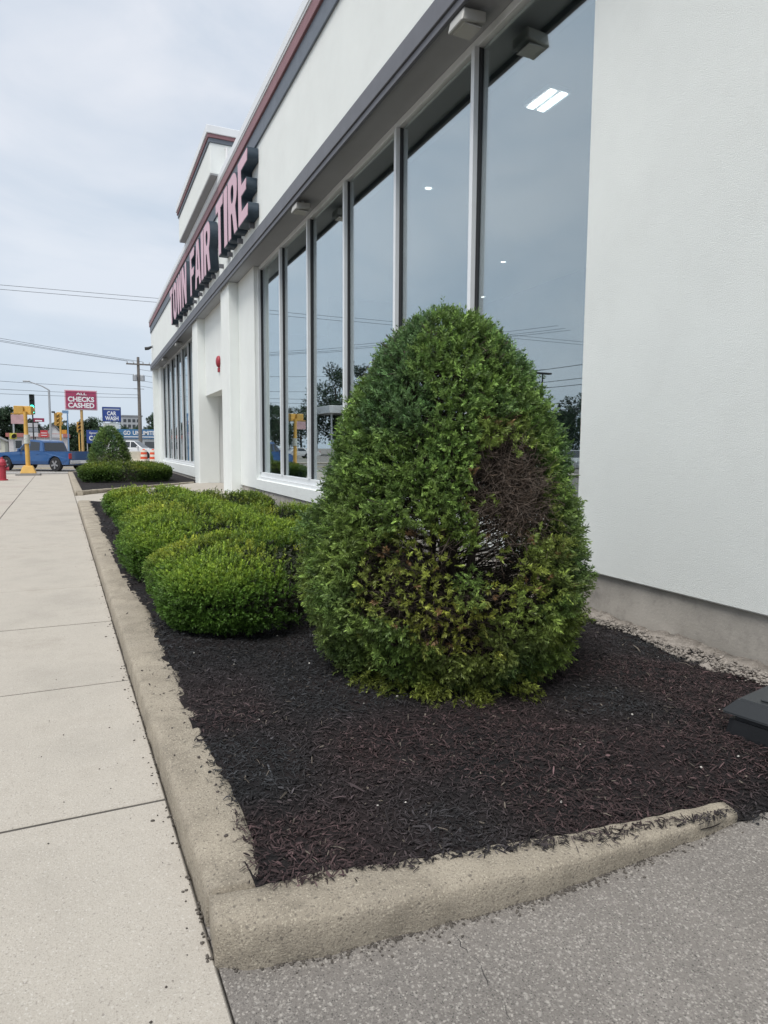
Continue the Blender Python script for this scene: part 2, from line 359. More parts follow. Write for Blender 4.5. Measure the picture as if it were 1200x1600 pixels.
strip('kerb', [(.27, 1.70), (.34, 1.655), (.54, 1.62), (.93, 1.59), (1.26, 1.57), (1.69, 1.585), (2.0, 1.60), (2.20, 1.615)],
      [(.275, 1.835), (.34, 1.836), (.47, 1.825), (.72, 1.80), (1.01, 1.765), (1.35, 1.735), (1.72, 1.70), (2.0, 1.70), (2.21, 1.70)], NP, KERB, rough=.010, taper=lambda x: np.interp(x, [0, .6, 1.2, 1.9, 2.22], [1, .95, .74, .46, .28]))
# second bed's kerbs
l2 = [(xr(y) + .0, y) for y in (20.45, 26, 31, 36.6)]
strip('kerb', l2, [(x + .22, y) for x, y in l2], KP, KERB, ny=120)
strip('kerb', [(-.33, 20.42), (1.5, 22.4), (3.5, 24.62)], [(-.30, 20.70), (1.5, 22.68), (3.5, 24.88)], [(t, z + (.02 if z > 0 else 0)) for t, z in KP], KERB, ny=100)
strip('kerb', [(xr(36.9), 36.65), (3.2, 37.4)], [(xr(36.9) + .02, 36.88), (3.2, 37.62)], KP, KERB, ny=60)

# mulch beds
def lerp_poly(pl, y): p = np.array(pl); return np.interp(y, p[:, 1], p[:, 0])
def front_y(x): return np.interp(x, [.3, .45, .72, 1.01, 1.35, 1.72, 2.0, 2.2, 2.4, 2.8, 3.9], [1.84, 1.82, 1.79, 1.745, 1.70, 1.66, 1.64, 1.63, 1.58, 1.51, 1.40])
def mulch_z(x, y):
    tf = np.interp(x, [0, .6, 1.2, 1.9, 2.22, 2.5], [1, .95, .72, .42, .26, 1]); near = 1 - np.clip((y - front_y(x)) / .45, 0, 1)
    ramp = 1 - np.clip((x - 2.10) / .25, 0, 1) * (1 - np.clip((y - front_y(x)) / .34, 0, 1) ** .8)
    dw = np.clip((3.84 - x) / .75, 0, 1); dl = np.clip((x - lerp_poly(right, y)) / .35, 0, 1); df = np.clip((y - front_y(x)) / .3, 0, 1)
    return -.020 + ramp * (1 - near * (1 - tf)) * (.024 + .066 * dw ** 1.1 + .046 * dw * (1 - .92 * dl * df) + .006 * dl * dw * df + .018 * (vnoise(x, y, 2.2, 2) - .5) * 2 + .010 * (vnoise(x, y, 9, 4) - .5) * 2 + .006 * (vnoise(x, y, 28, 6) - .5) * 2 - .008 * (1 - dl))
nu, nv = 90, 260
uu, vv = np.meshgrid(np.linspace(0, 1, nu), np.linspace(0, 1, nv) ** 1.6)
yy0 = 1.75 + vv * (17.2 - 1.75); xl = lerp_poly(right, yy0) - .045 - .03 * vnoise(yy0 * 0, yy0, 6, 1)
xx0 = xl + uu * (3.86 - xl); fy = front_y(xx0) - .02 - .05 * (vnoise(xx0, xx0 * 0, 7, 3) - .3); yy1 = fy + (yy0 - 1.75) * (17.2 - fy) / (17.2 - 1.75)
zz = mulch_z(xx0, yy1)
V = np.stack([xx0, yy1, zz], -1).reshape(-1, 3); idx = np.arange(nu * nv).reshape(nv, nu)
F = np.stack([idx[:-1, :-1], idx[:-1, 1:], idx[1:, 1:], idx[1:, :-1]], -1).reshape(-1, 4)
bed = struct(link('mulch_bed', raw_mesh('mulch_bed', V, F), SOIL, None, True))
bed2 = struct(G().prism([(-.16, 20.75), (1.5, 22.6), (3.55, 24.85), (3.85, 24.9), (3.85, 37.4), (3.2, 37.4), (-.75, 36.7)], -.1, .10).build('mulch_bed', SOIL))

def shred_field(name, n, ymin, ymax, size, spill=0, xmin=None):
    x = RNG.uniform(0, 1, n * 2); y = ymin + (ymax - ymin) * RNG.uniform(0, 1, n * 2) ** 1.25
    xl = lerp_poly(right, y) - .02 - (RNG.exponential(.05, n * 2) * spill); X = xl + x * (3.80 - xl)
    ok = (y > front_y(X) - RNG.exponential(.02, n * 2) * spill - .01 - .04 * vnoise(X, X * 0, 7, 3)); X, y = X[ok][:n], y[ok][:n]; n = len(X)
    z = mulch_z(X, y); on_kerb = X < lerp_poly(right, y) - .02; z = np.where(on_kerb, np.maximum(z, .112), z)
    z = np.where((y < front_y(X) + .01) & (X < 2.2), np.maximum(z, .121 * np.interp(X, [0, .6, 1.2, 1.9, 2.22], [1, .95, .74, .46, .28])), z)
    P = np.c_[X, y, z + RNG.uniform(0.000, .012, n)]
    a = RNG.uniform(0, 2 * PI, n); tilt = RNG.normal(0, .28, n)
    D = np.c_[np.cos(a) * np.cos(tilt), np.sin(a) * np.cos(tilt), np.sin(tilt)]
    S = norm(np.cross(D, np.c_[RNG.normal(0, .35, n), RNG.normal(0, .35, n), np.ones(n)]))
    L = size * RNG.lognormal(0, .45, n); W = size * .19 * RNG.lognormal(0, .4, n)
    Uv = np.cross(S, D); arch = Uv * (L * RNG.normal(.06, .08, n))[:, None]
    pts = []
    for t, wv in ((-.5, .5), (0, 1), (.5, .45)):
        c = P + D * (L * t)[:, None] + arch * (1 - 4 * t * t)
        for s in (-1, 1): pts.append(c + S * (W * .5 * wv * s)[:, None])
    V = np.stack(pts, 1).reshape(-1, 3)
    F = (np.array([(0, 1, 3, 2), (2, 3, 5, 4)])[None] + (np.arange(n) * 6)[:, None, None]).reshape(-1, 4)
    red = np.clip((vnoise(X, y, 1.5, 21) - .42) * 4, 0, 1)[:, None] * np.clip(1.5 - np.abs(y - 2.35) / 1.2, 0, 1)[:, None]
    c = np.array([.0160, .0168, .0185]) * (1 - red) + np.array([.030, .0185, .0190]) * red
    c = c * RNG.lognormal(0, .55, n)[:, None]
    pale = RNG.uniform(0, 1, n) < .02; c[pale] = np.array([.10, .085, .07]) * RNG.uniform(.6, 1.5, (pale.sum(), 1))
    return stuff(link(name, raw_mesh(name, V, F, np.repeat(c, 6, 0)), SHRED, bed))
shred_field('mulch_shreds', 95000, 1.3, 5.2, .022, .35)
shred_field('mulch_shreds', 24000, 4.6, 17.0, .036, .5)

# rubble lip along the foot of the wall
def lumps(name, pts, sizes, m, parent):
    bm = bmesh.new(); bmesh.ops.create_icosphere(bm, subdivisions=1, radius=1); bv = np.array([v.co[:] for v in bm.verts]); bf = np.array([[v.index for v in f.verts] for f in bm.faces]); bm.free()
    n = len(pts); V = bv[None] * RNG.uniform(.6, 1.25, (n, len(bv), 1)) * sizes[:, None, None] * np.stack([RNG.uniform(.7, 1.4, n), RNG.uniform(.7, 1.4, n), RNG.uniform(.45, .8, n)], 1)[:, None] + pts[:, None]
    F = bf[None] + (np.arange(n) * len(bv))[:, None, None]
    return stuff(link(name, raw_mesh(name, V.reshape(-1, 3), F.reshape(-1, 3)), m, parent))
n = 2600
y = 1.2 + 5.0 * RNG.uniform(0, 1, n) ** 1.2; wd = .30 * np.clip(1.25 - .16 * (y - 1.2), .2, 1.2)
x = 3.84 - wd * RNG.uniform(0, 1, n) ** .8 - (vnoise(y, y * 0, 3, 5) - .4) * .10
x = np.minimum(x, 3.85)
lumps('rubble_strip', np.c_[x, y, mulch_z(x, y) + .012 + RNG.uniform(0, .018, n)], .006 + .011 * RNG.uniform(0, 1, n) ** 2.5, GRIT, bed)
strip('rubble_ledge', [(3.47, 1.2), (3.50, 2.4), (3.56, 3.2), (3.68, 4.2), (3.74, 5.6), (3.78, 6.4)], [(3.865, 1.2), (3.865, 6.4)], [(0, -.05), (0, .022), (.2, .034), (.6, .030), (1, .045), (1, -.05)], GRIT, ny=160, rough=.02)
# pale stones in the mulch
n = 36; x = RNG.uniform(.5, 3.6, n); y = RNG.uniform(1.8, 4.5, n)
lumps('pebbles', np.c_[x, y, mulch_z(x, y) + .010], RNG.uniform(.003, .008, n), mat('pale_pebble', (.42, .40, .37), .9, var=.3, vscale=30), bed)
n = 700; x = RNG.uniform(.3, 2.3, n); y = np.interp(x, [.27, .54, .93, 1.26, 1.69, 2.22], [1.69, 1.61, 1.583, 1.563, 1.578, 1.63]) - RNG.exponential(.012, n) + .008
lumps('gutter_grit', np.c_[x, y, np.full(n, -.004)], RNG.uniform(.0015, .0055, n), mat('grit_dirt', (.085, .075, .065), .95, var=.4, vscale=30), lot)
# crumbs of mulch and grit on the concrete
n = 70; y = 1.2 + 9 * RNG.uniform(0, 1, n) ** 2; x = xr(y) - RNG.exponential(.10, n) * 1.5 - .004
lumps('mulch_crumbs', np.c_[x, y, np.full(n, .003)], RNG.uniform(.001, .0038, n), mat('crumb', (.06, .05, .045), .95, var=.4, vscale=30), sw)
n = 420; y = 1.72 + 14 * RNG.uniform(0, 1, n) ** 1.3; x = xr(y) - RNG.exponential(.018, n) - .002
lumps('gutter_grit', np.c_[x, y, np.full(n, .002)], RNG.uniform(.002, .007, n), mat('grit_dirt', (.13, .115, .095), .95, var=.4, vscale=30), sw)
n = 26; y = RNG.uniform(1.9, 4, n); x = xr(y) + RNG.uniform(.04, .2, n)
lumps('mulch_crumbs', np.c_[x, y, np.full(n, .117)], RNG.uniform(.003, .009, n), MATS['crumb'], sw)

# ================================================================== the shop building
XF, XW, XG = 3.55, 3.85, 4.02
Z0, ZS = .36, 5.80
YE = 40.6                                          # far end of the long front
shop = thing('shop_building', 'long white stucco tire shop with tall windows and red trimmed parapet', 'building', (3.85, 10, 0))
shop_inv = Matrix.Translation((-3.85, -10, 0))
def sp(o, parent=None):                            # adopt a world-space mesh as part of the shop
    o.parent = parent or shop
    o.matrix_parent_inverse = shop_inv
    return o
def spb(name, m, b, bevel=0, parent=None):
    o = box(*b).build(name, m, None, bevel)
    if parent is None: return sp(o)
    o.parent = parent; return o
# wall pieces at ground floor (street face at XW)
spb('wall', STUCCO, (XW, XW + .4, -3, 4.50, Z0, ZS), .012)
spb('wall', STUCCO, (XW, XW + .4, 16.46, 18.25, Z0, ZS), .012)
spb('wall', STUCCO, (XW + .003, XW + .4, 4.50, 16.46, Z0, .60), .004)
spb('wall', STUCCO, (XW, XW + .4, 24.95, 26.9, .2, ZS), .012)
spb('wall', STUCCO, (XW + .003, XW + .4, 26.9, 38.95, .2, .60), .004)
spb('wall', STUCCO, (XW, XW + .4, 38.95, YE, .2, ZS), .012)
spb('foundation', FOUND, (XW + .035, XW + .4, -3, 18.2, -.3, Z0 - .003))
spb('foundation', FOUND, (XW + .035, XW + .4, 24.9, YE - .03, -.3, .197))
# entrance: two piers, a lintel wall and a deep recess
spb('pillar', STUCCO, (XF + .04, XW + .45, 18.253, 19.40, 0.0, ZS), .012)
spb('pillar', STUCCO, (XF + .04, XW + .45, 23.85, 24.947, 0.0, ZS), .012)
spb('lintel_wall', STUCCO, (XW, XW + .4, 19.403, 23.847, 3.16, ZS), .008)
spb('recess_wall', STUCCO_IN, (XW + .45, XW + 2.6, 23.87, 24.1, 0.05, 3.4))
spb('recess_wall', STUCCO_IN, (XW + .45, XW + 2.6, 19.15, 19.38, 0.05, 3.4))
spb('recess_ceiling', STUCCO_IN, (XW + .41, XW + 2.6, 19.40, 23.85, 3.18, 3.38))
spb('recess_floor', CONC, (XW + .06, XW + 2.6, 19.42, 23.83, -.1, .128))
dr = spb('door', ALU, (XW + 2.2, XW + 2.27, 20.4, 22.9, .13, 2.6), .01)
spb('pane', CARGLASS, (XW + 2.17, XW + 2.195, 20.55, 21.6, .35, 2.45), 0, dr); spb('pane', CARGLASS, (XW + 2.17, XW + 2.195, 21.7, 22.75, .35, 2.45), 0, dr)
spb('recess_wall', STUCCO_IN, (XW + 2.3, XW + 2.55, 19.4, 23.85, .12, 3.17))
# upper storey band overhanging the windows
spb('upper_wall', STUCCO, (XF, XF + .5, -3, YE, ZS + .05, 8.40), .01)
spb('soffit', SOFFIT, (XF + .012, XG + .6, -2.99, YE - .012, ZS - .0, ZS + .047))
fa = spb('fascia', FASCIA, (XF - .05, XF - .003, -3, YE + .05, ZS - .06, ZS + .02), .004)
spb('fascia', FASCIA, (XF - .075, XF - .003, -3, YE + .07, ZS + .023, ZS + .27), .006)
spb('fascia', FASCIA, (XF - .075, XF + .35, YE + .003, YE + .075, ZS - .06, ZS + .27), .006)
spb('dark_band', BAND_DARK, (XF - .04, XF - .003, -3, YE + .045, 7.83, 8.17), .006)
spb('red_band', BAND_RED, (XF - .08, XF - .003, -3, YE + .08, 8.173, 8.40), .008)
spb('coping', COPING, (XF - .11, XF + .6, -3, YE + .12, 8.443, 8.63), .01)
spb('coping', COPING, (XF - .095, XF + .55, -3, YE + .10, 8.403, 8.44), .004)
# end wall, roof, back
spb('end_wall', STUCCO, (XF + .02, 22, YE - .4, YE - .003, .0, 8.397))
spb('dark_band', BAND_DARK, (XF - .003, 22, YE + .002, YE + .045, 7.83, 8.17)); spb('red_band', BAND_RED, (XF - .003, 22, YE + .002, YE + .08, 8.173, 8.40))
spb('coping', COPING, (XF + .61, 22, YE - .5, YE + .11, 8.443, 8.63))
spb('roof', mat('roof_membrane', (.3, .3, .3), .9), (XF + .505, 22, -3, YE - .41, 8.0, 8.2))
spb('back_wall', STUCCO_IN, (21.6, 21.9, -3, YE - .41, -.2, 8.0)); spb('end_wall', STUCCO_IN, (XW + .41, 21.5, -3, -2.7, -.2, 7.99))
# interior
spb('interior_floor', mat('shop_floor', (.22, .21, .20), .35, var=.1), (XW + .41, 21.5, -2.69, 40.0, -.2, .1))
spb('interior_ceiling', mat('shop_ceiling', (.42, .42, .42), .9), (XG + .61, 21.5, -2.69, 40.1, 5.72, 5.9))
spb('partition', mat('shop_partition', (.16, .17, .18), .9, var=.1), (11.0, 11.2, -2.69, 40.1, .1, 5.7)); spb('partition', MATS['shop_partition'], (XW + 2.62, 10.9, 18.3, 18.5, .1, 5.7)); spb('partition', MATS['shop_partition'], (XW + 2.62, 10.9, 24.8, 25.0, .1, 5.7))
spb('partition', MATS['shop_partition'], (XW + .42, 10.9, -2.5, -2.3, .1, 5.7))

def window_bank(y0, y1, n, zsill, zhead):
    w = bpy.data.objects.new('window', None); COL.objects.link(w); w.parent = shop; w.location = (0, 0, 0); w.matrix_parent_inverse = shop_inv
    pw = (y1 - y0 - .08) / n
    spb('sill', ALU, (XG - .10, XG + .08, y0 + .003, y1 - .003, zsill - .055, zsill + .02), .004, w)
    spb('sill', ALU, (XG - .045, XG + .07, y0 + .003, y1 - .003, zsill + .023, zsill + .12), .004, w)
    spb('head', ALU, (XG - .04, XG + .07, y0 + .003, y1 - .003, zhead - .09, zhead - .003), .004, w)
    for i in range(n + 1):
        c = y0 + .04 + pw * i
        spb('mullion', ALU, (XG - .075, XG - .012, c - .033, c + .033, zsill + .123, zhead - .093), .004, w)
        spb('mullion', GASKET, (XG - .011, XG + .06, c - .036, c + .036, zsill + .123, zhead - .093), .003, w)
    for i in range(n):
        c = y0 + .04 + pw * (i + .5); h = pw / 2 - .038; zc = (zsill + zhead) / 2; hz = (zhead - zsill) / 2 - .108
        me = box(-.005, .005, -h, h, -hz, hz).mesh('pane'); o = link('pane', me, GLASS, w)
        o.location = (XG + .02, c, zc)
        o.rotation_euler = (0, R(random.uniform(-.12, .12)), R(random.uniform(-.18, .18)))
        if True:
            spb('gasket', GASKET, (XG + .0, XG + .035, c - h - .002, c - h + .014, zc - hz, zc + hz), 0, w)
            spb('gasket', GASKET, (XG + .0, XG + .035, c + h - .014, c + h + .002, zc - hz, zc + hz), 0, w)
    return w
window_bank(4.50, 16.46, 6, .655, ZS)
window_bank(26.9, 38.95, 6, .655, ZS)

# entry tower above the roof line
TY0, TY1, TX = 18.7, 25.2, 3.25
tw = spb('tower', STUCCO, (TX, 8.0, TY0, TY1, 8.675, 9.46), .01)
spb('tower_underside', SOFFIT, (TX + .01, 8.0, TY0 + .01, TY1 - .01, 8.642, 8.672), 0, tw)
spb('dark_band', BAND_DARK, (TX - .03, 8.03, TY0 - .03, TY1 + .03, 9.463, 9.57), .005, tw)
spb('red_band', BAND_RED, (TX - .06, 8.06, TY0 - .06, TY1 + .06, 9.573, 9.665), .006, tw)
spb('coping', COPING, (TX - .09, 8.1, TY0 - .09, TY1 + .09, 9.668, 9.87), .01, tw)
pp = G().tube([(3.66, 18.5, 8.6), (3.66, 18.5, 9.3)], .035, 10).tube([(3.66, 18.5, 9.3), (3.66, 18.65, 9.34)], .04, 10).build('roof_pipe', WHITE)
sp(pp)

# ------------------------------------------------ channel-letter sign
def arc(cx, cy, rx, ry, a0, a1, n=6): return [(cx + rx * math.cos(R(a0 + (a1 - a0) * i / n)), cy + ry * math.sin(R(a0 + (a1 - a0) * i / n))) for i in range(n + 1)]
def rrect(x0, y0, x1, y1, rx, ry): return arc(x1 - rx, y1 - ry, rx, ry, 0, 90) + arc(x0 + rx, y1 - ry, rx, ry, 90, 180) + arc(x0 + rx, y0 + ry, rx, ry, 180, 270) + arc(x1 - rx, y0 + ry, rx, ry, 270, 360)
LET = {
 'T': [[(0, 1), (0, .80), (.32, .80), (.32, 0), (.68, 0), (.68, .80), (1, .80), (1, 1)]],
 'O': [rrect(0, 0, 1, 1, .42, .30), rrect(.33, .2, .67, .8, .15, .16)],
 'W': [[(0, 1), (.16, 0), (.40, 0), (.5, .55), (.60, 0), (.84, 0), (1, 1), (.80, 1), (.71, .38), (.60, 1), (.40, 1), (.29, .38), (.20, 1)]],
 'N': [[(0, 0), (.30, 0), (.30, .56), (.68, 0), (1, 0), (1, 1), (.70, 1), (.70, .44), (.32, 1), (0, 1)]],
 'F': [[(0, 0), (.36, 0), (.36, .40), (.86, .40), (.86, .59), (.36, .59), (.36, .80), (1, .80), (1, 1), (0, 1)]],
 'A': [[(0, 0), (.28, 0), (.34, .20), (.66, .20), (.72, 0), (1, 0), (.68, 1), (.32, 1)], [(.40, .38), (.60, .38), (.5, .76)]],
 'I': [[(0, 0), (1, 0), (1, 1), (0, 1)]],
 'R': [[(0, 0), (.33, 0), (.33, .38), (.44, .38)] + [(.64, 0), (1, 0), (.80, .43)] + arc(.60, .70, .40, .30, -45, 90, 8) + [(0, 1)], rrect(.33, .56, .62, .82, .12, .12)],
 'E': [[(0, 0), (1, 0), (1, .20), (.36, .20), (.36, .41), (.86, .41), (.86, .60), (.36, .60), (.36, .80), (1, .80), (1, 1), (0, 1)]],
}
sign = thing('letter_sign', 'raised block letters TOWN FAIR TIRE mounted on the upper white wall', 'sign', (XF - .15, 21.7, 6.33))
inv = Matrix.Translation((-(XF - .15), -21.7, -6.33))
rot = Matrix(((0, 0, -1), (-1, 0, 0), (0, 1, 0))).to_4x4()      # text right -> -Y, up -> Z, out -> -X
WID = {'T': 1.06, 'O': 1.12, 'W': 1.5, 'N': 1.15, 'F': 1.0, 'A': 1.22, 'I': .46, 'R': 1.12, 'E': 1.02}
words = 'TOWN FAIR TIRE'; tot = sum(WID.get(c, .86) + (.10 if c != ' ' else 0) for c in words); scl = (28.95 - 14.45) / tot
ypos = 28.95; Hl = 1.40
for c in words:
    if c == ' ': ypos -= .86 * scl; continue
    w = WID[c] * scl; loops = [[(px * w, py * Hl) for px, py in lp] for lp in LET[c]]
    o = link('letter', outline_mesh('letter', loops, .115), LRET, sign)
    o.matrix_basis = inv @ Matrix.Translation((XF - .125, ypos, 6.33)) @ rot
    f = link('letter_face', outline_mesh('letter_face', loops, .006, -.022), LFACE, o); f.location = (0, 0, .118)
    ypos -= (WID[c] + .10) * scl
for k in range(12):                                             # stand-off brackets under the letters
    yb = 15.0 + k * 1.21
    o = box(XF - .12, XF - .006, yb - .03, yb + .03, 6.22, 6.325).build('bracket', FASCIA); o.parent = sign; o.matrix_parent_inverse = inv

# ------------------------------------------------ fittings on the shop
def flood(y, where):
    t = thing('flood_light', 'grey floodlight under the soffit, ' + where, 'floodlight', (XF + .12, y, ZS - .003), 0, 'floodlights under the shop soffit')
    G().box(-.03, .03, -.05, .05, -.05, 0).build('mount', STEEL, t, .004)
    G().add([(-.17,-.14,-.20),(.12,-.14,-.16),(.12,.14,-.16),(-.17,.14,-.20),(-.14,-.14,-.07),(.12,-.14,-.052),(.12,.14,-.052),(-.14,.14,-.07)], [(0,3,2,1),(4,5,6,7),(0,1,5,4),(1,2,6,5),(2,3,7,6),(3,0,4,7)]).build('housing', mat('lamp_housing_grey', (.42, .42, .40), .5), t, .012)
    G().box(-.12, .08, -.11, .11, -.205, -.192).build('lens', mat('lamp_lens', (.5, .5, .48), .2), t)
flood(6.15, 'over the pane beside the blank wall'); flood(11.85, 'midway along the near window row')
flood(29.3, 'just past the entrance piers'); flood(34.6, 'toward the far end of the shop')
al = thing('fire_alarm_bell', 'round red alarm bell on white wall above the recessed entrance', 'alarm', (XW - .002, 21.14, 4.04))
o = G().lathe([(.17, 0), (.18, .03), (.155, .075), (.09, .10), (.02, .105)], n=20).build('gong', mat('alarm_red', (.33, .03, .045), .5), al, 0, 1, True); o.rotation_euler = (0, -PI / 2, 0)
o = G().box(-.05, 0, -.09, .09, -.32, -.185).build('back_box', mat('alarm_red', (.5, .03, .05)), al, .006)
cm = thing('security_camera', 'small dark security camera on the upper wall near the far corner', 'camera', (XF, 39.6, 6.95))
G().box(-.05, 0, -.06, .06, -.06, .06).build('mount', STEEL, cm, .004); G().tube([(-.05, 0, 0), (-.24, .04, -.10), (-.42, .08, -.12)], [.05, .09, .09], 10).build('body', BLACK, cm)
# ceiling lights inside
def troffer(x, y, txt):
    t = thing('ceiling_light', txt, 'light', (x, y, 5.715), 0, 'ceiling lights inside the shop')
    G().box(-.17, .17, -.26, .26, -.05, 0).build('frame', WHITE, t, .004)
    for s in (-1, 1): G().box(s * .08 - .045, s * .08 + .045, -.23, .23, -.062, -.051).build('diffuser', mat('lit_diffuser', (.8, .8, .8), emit=((1, .97, .93), 6)), t)
troffer(5.3, 7.0, 'bright rectangular ceiling light behind the pane beside the blank wall')
def downlight(x, y):
    t = thing('downlight', 'small round lit downlight in the shop ceiling', 'light', (x, y, 5.715), 0, 'downlights inside the shop')
    G().lathe([(.07, -.03), (.08, 0)], n=16).build('rim', WHITE, t); G().lathe([(.055, -.036), (.055, -.031)], n=14).build('lamp', mat('lit_downlight', (.8, .8, .8), emit=((1, .95, .88), 3)), t)
for x, y in ((5.3, 10.1), (8.9, 13.2), (10.4, 16.4)): downlight(x, y)
ds = thing('display_rack', 'tall narrow display rack with coloured tags inside the shop window', 'rack', (4.45, 14.35, .1))
G().box(-.03, .03, -.32, -.28, 0, 2.15).build('post', WHITE, ds); G().box(-.03, .03, .28, .32, 0, 2.15).build('post', WHITE, ds)
for k in range(11):
    c = [(.7,.7,.7),(.55,.2,.12),(.1,.12,.12),(.6,.6,.58),(.35,.5,.05),(.12,.13,.13)][k % 6]
    G().box(-.02, .02, -.27, .27, .30 + k * .165, .42 + k * .165).build('tag_panel', mat('tag_%d' % (k % 6), c, .5), ds)
# ================================================================== planting
VIEW = np.array([.494, .869]); RGT = np.array([.869, -.494])
def yew_profile(z, H):                             # radius of the clipped cone at height z (fraction of H)
    return np.interp(z / H, [.0, .05, .12, .2, .3, .42, .55, .66, .76, .84, .91, .955, .985, 1.0], [.46, .63, .76, .84, .865, .82, .735, .665, .57, .48, .36, .26, .15, .0])
def yew(name, label, x, y, z, H, W, n, nn, nl, nw, L, seed, detailed):
    rng = np.random.default_rng(seed); t = thing(name, label, 'bush', (x, y, z), 0, 'clipped yew cones')
    # area-weighted heights
    zs = np.linspace(.012, .998, 400) * H; rr = yew_profile(zs, H) * W; pz = rr + .10; pz /= pz.sum()
    zz = rng.choice(zs, n, p=pz) + rng.normal(0, .004, n); az = rng.uniform(-PI, PI, n)
    bulge = 1 + .045 * (vnoise(az * 2.2, zz * 3.0, 1.3, seed) - .5) * 2 + .085 * (vnoise(az * 7, zz * 9, 1.2, seed + 1) - .5) * 2
    dep = rng.beta(1.2, 2.6, n) * .20
    rad = np.maximum(yew_profile(zz, H) * W * bulge - dep * np.clip(yew_profile(zz, H) * W / .4, .1, 1), .0)
    # az measured from the street-facing side, positive towards the wall side
    out = -VIEW[None] * np.cos(az)[:, None] + RGT[None] * np.sin(az)[:, None]
    P = np.c_[out * rad[:, None], zz - dep * .15]
    slope = np.gradient(yew_profile(np.linspace(0, 1, 101) * H, H) * W, H / 100); sl = np.interp(zz, np.linspace(0, 1, 101) * H, slope)
    Nn = norm(np.c_[out, -sl * .9]); Nn[:, 2] = np.clip(Nn[:, 2], -.5, 1)
    D = norm(Nn * 1.0 + np.array([0, 0, .25]) + rng.normal(0, .50, (n, 3)))
    keep = np.ones(n, bool); dead = np.zeros(n); olive = np.clip((.62 - zz / H) * 1.5, 0, 1) * vnoise(az * 3, zz * 4, 1.4, seed + 5)
    a = np.degrees(az)
    if detailed:
        u = rng.uniform(0, 1, n)
        nz = (vnoise(a * .07, zz * 7, 1.0, 31) - .5) * 10
        nb = (vnoise(a * .11, zz * 9, 1.0, 33) - .5) * .16
        bare = (np.abs(a - 34 + nz) < 19) & (np.abs(zz - 1.16 + nb) < .25)
        gap = (np.abs(a - 18 + nz) < 17) & (np.abs(zz - .83 + nb) < .12)
        patch = vnoise(a * .06, zz * 5.5, 1.0, 35)
        thin = (a > -34) & (a < 24) & (zz > .34) & (zz < .97) & (patch > .37)
        thin2 = (np.abs(a) < 60) & (zz < .9) & (vnoise(a * .09, zz * 8, 1.0, 37) > .70)
        back = (np.abs(np.abs(a) - 172) < 22) & (np.abs(zz - .72) < .17)
        keep &= ~(bare & (u < .985)); keep &= ~(gap & (u < .93)); keep &= ~(thin & (u < .74)); keep &= ~(thin2 & (u < .6)); keep &= ~(back & (u < .90))
        edge = (np.abs(a - 34 + nz) < 21) & (np.abs(zz - 1.1 + nb) < .42)
        dead = np.where((edge | thin) & (rng.uniform(0, 1, n) < .045), 1., 0.); olive = np.clip(olive + .5 * thin + .35 * edge, 0, 1)
    else:
        keep &= rng.uniform(0, 1, n) > .05
    k = keep; P, D, dep, dead, olive, a, zz = P[k], D[k], dep[k], dead[k], olive[k], a[k], zz[k]; m = len(P)
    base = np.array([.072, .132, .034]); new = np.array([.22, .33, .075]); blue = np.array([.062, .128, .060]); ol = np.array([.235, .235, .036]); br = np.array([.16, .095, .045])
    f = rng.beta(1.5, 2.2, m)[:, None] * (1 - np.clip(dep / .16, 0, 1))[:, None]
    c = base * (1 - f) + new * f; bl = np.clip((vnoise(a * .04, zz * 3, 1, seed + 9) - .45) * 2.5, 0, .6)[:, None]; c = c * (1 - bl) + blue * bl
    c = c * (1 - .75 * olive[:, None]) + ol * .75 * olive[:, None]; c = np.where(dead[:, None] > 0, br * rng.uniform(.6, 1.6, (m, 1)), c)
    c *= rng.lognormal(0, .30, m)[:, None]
    foliage('foliage', P, D, L * rng.lognormal(0, .28, m), nn, nl, nw, c, t)
    if detailed:                                   # untidy hanging tufts at the skirt
        PT = []; 
        for a0, z0, r0_, k_ in ((-4, .12, .66, 110), (1, .03, .68, 110), (-20, .10, .66, 80), (16, .09, .66, 70), (-38, .10, .66, 60), (40, .10, .66, 60)):
            aa = np.radians(a0 + rng.normal(0, 4, k_)); rr_ = r0_ + rng.normal(0, .05, k_); PT.append(np.c_[(-VIEW[None] * np.cos(aa)[:, None] + RGT[None] * np.sin(aa)[:, None]) * rr_[:, None], z0 + rng.normal(0, .035, k_)])
        PT = np.concatenate(PT); mt = len(PT); PT[:, 2] = np.maximum(PT[:, 2], .05)
        cT = (base * .5 + ol * .5) * rng.lognormal(0, .3, mt)[:, None]
        foliage('skirt_tufts', PT, norm(np.c_[PT[:, :2], np.full(mt, -.25)] + rng.normal(0, .3, (mt, 3))), .05 * np.ones(mt), nn, nl, nw, cT, t)
    # stems and the dead tangle inside
    g = G()
    for i in range(5):
        b = rng.uniform(-PI, PI); lean = rng.uniform(.05, .22) * W; h = H * rng.uniform(.6, .88)
        g.tube([(.06 * math.cos(b), .06 * math.sin(b), -.05), (lean * math.cos(b), lean * math.sin(b), h * .45), (lean * .7 * math.cos(b + .4), lean * .7 * math.sin(b + .4), h)], [.035, .024, .008], 7)
    g.build('stem', BARK, t, 0, 1, True)
    nb_ = 420 if detailed else 60
    zb = rng.uniform(.08, .9, nb_) * H; b = rng.uniform(-PI, PI, nb_); r0 = yew_profile(zb, H) * W
    A = np.c_[np.cos(b) * .08, np.sin(b) * .08, zb - .10]; B = np.c_[np.cos(b) * r0[:] * .93, np.sin(b) * r0 * .93, np.clip(zb + .12, 0, H * .96)]
    twig_mesh('branch', A, B, np.full(nb_, .0065), BARK, t, .13, 5)
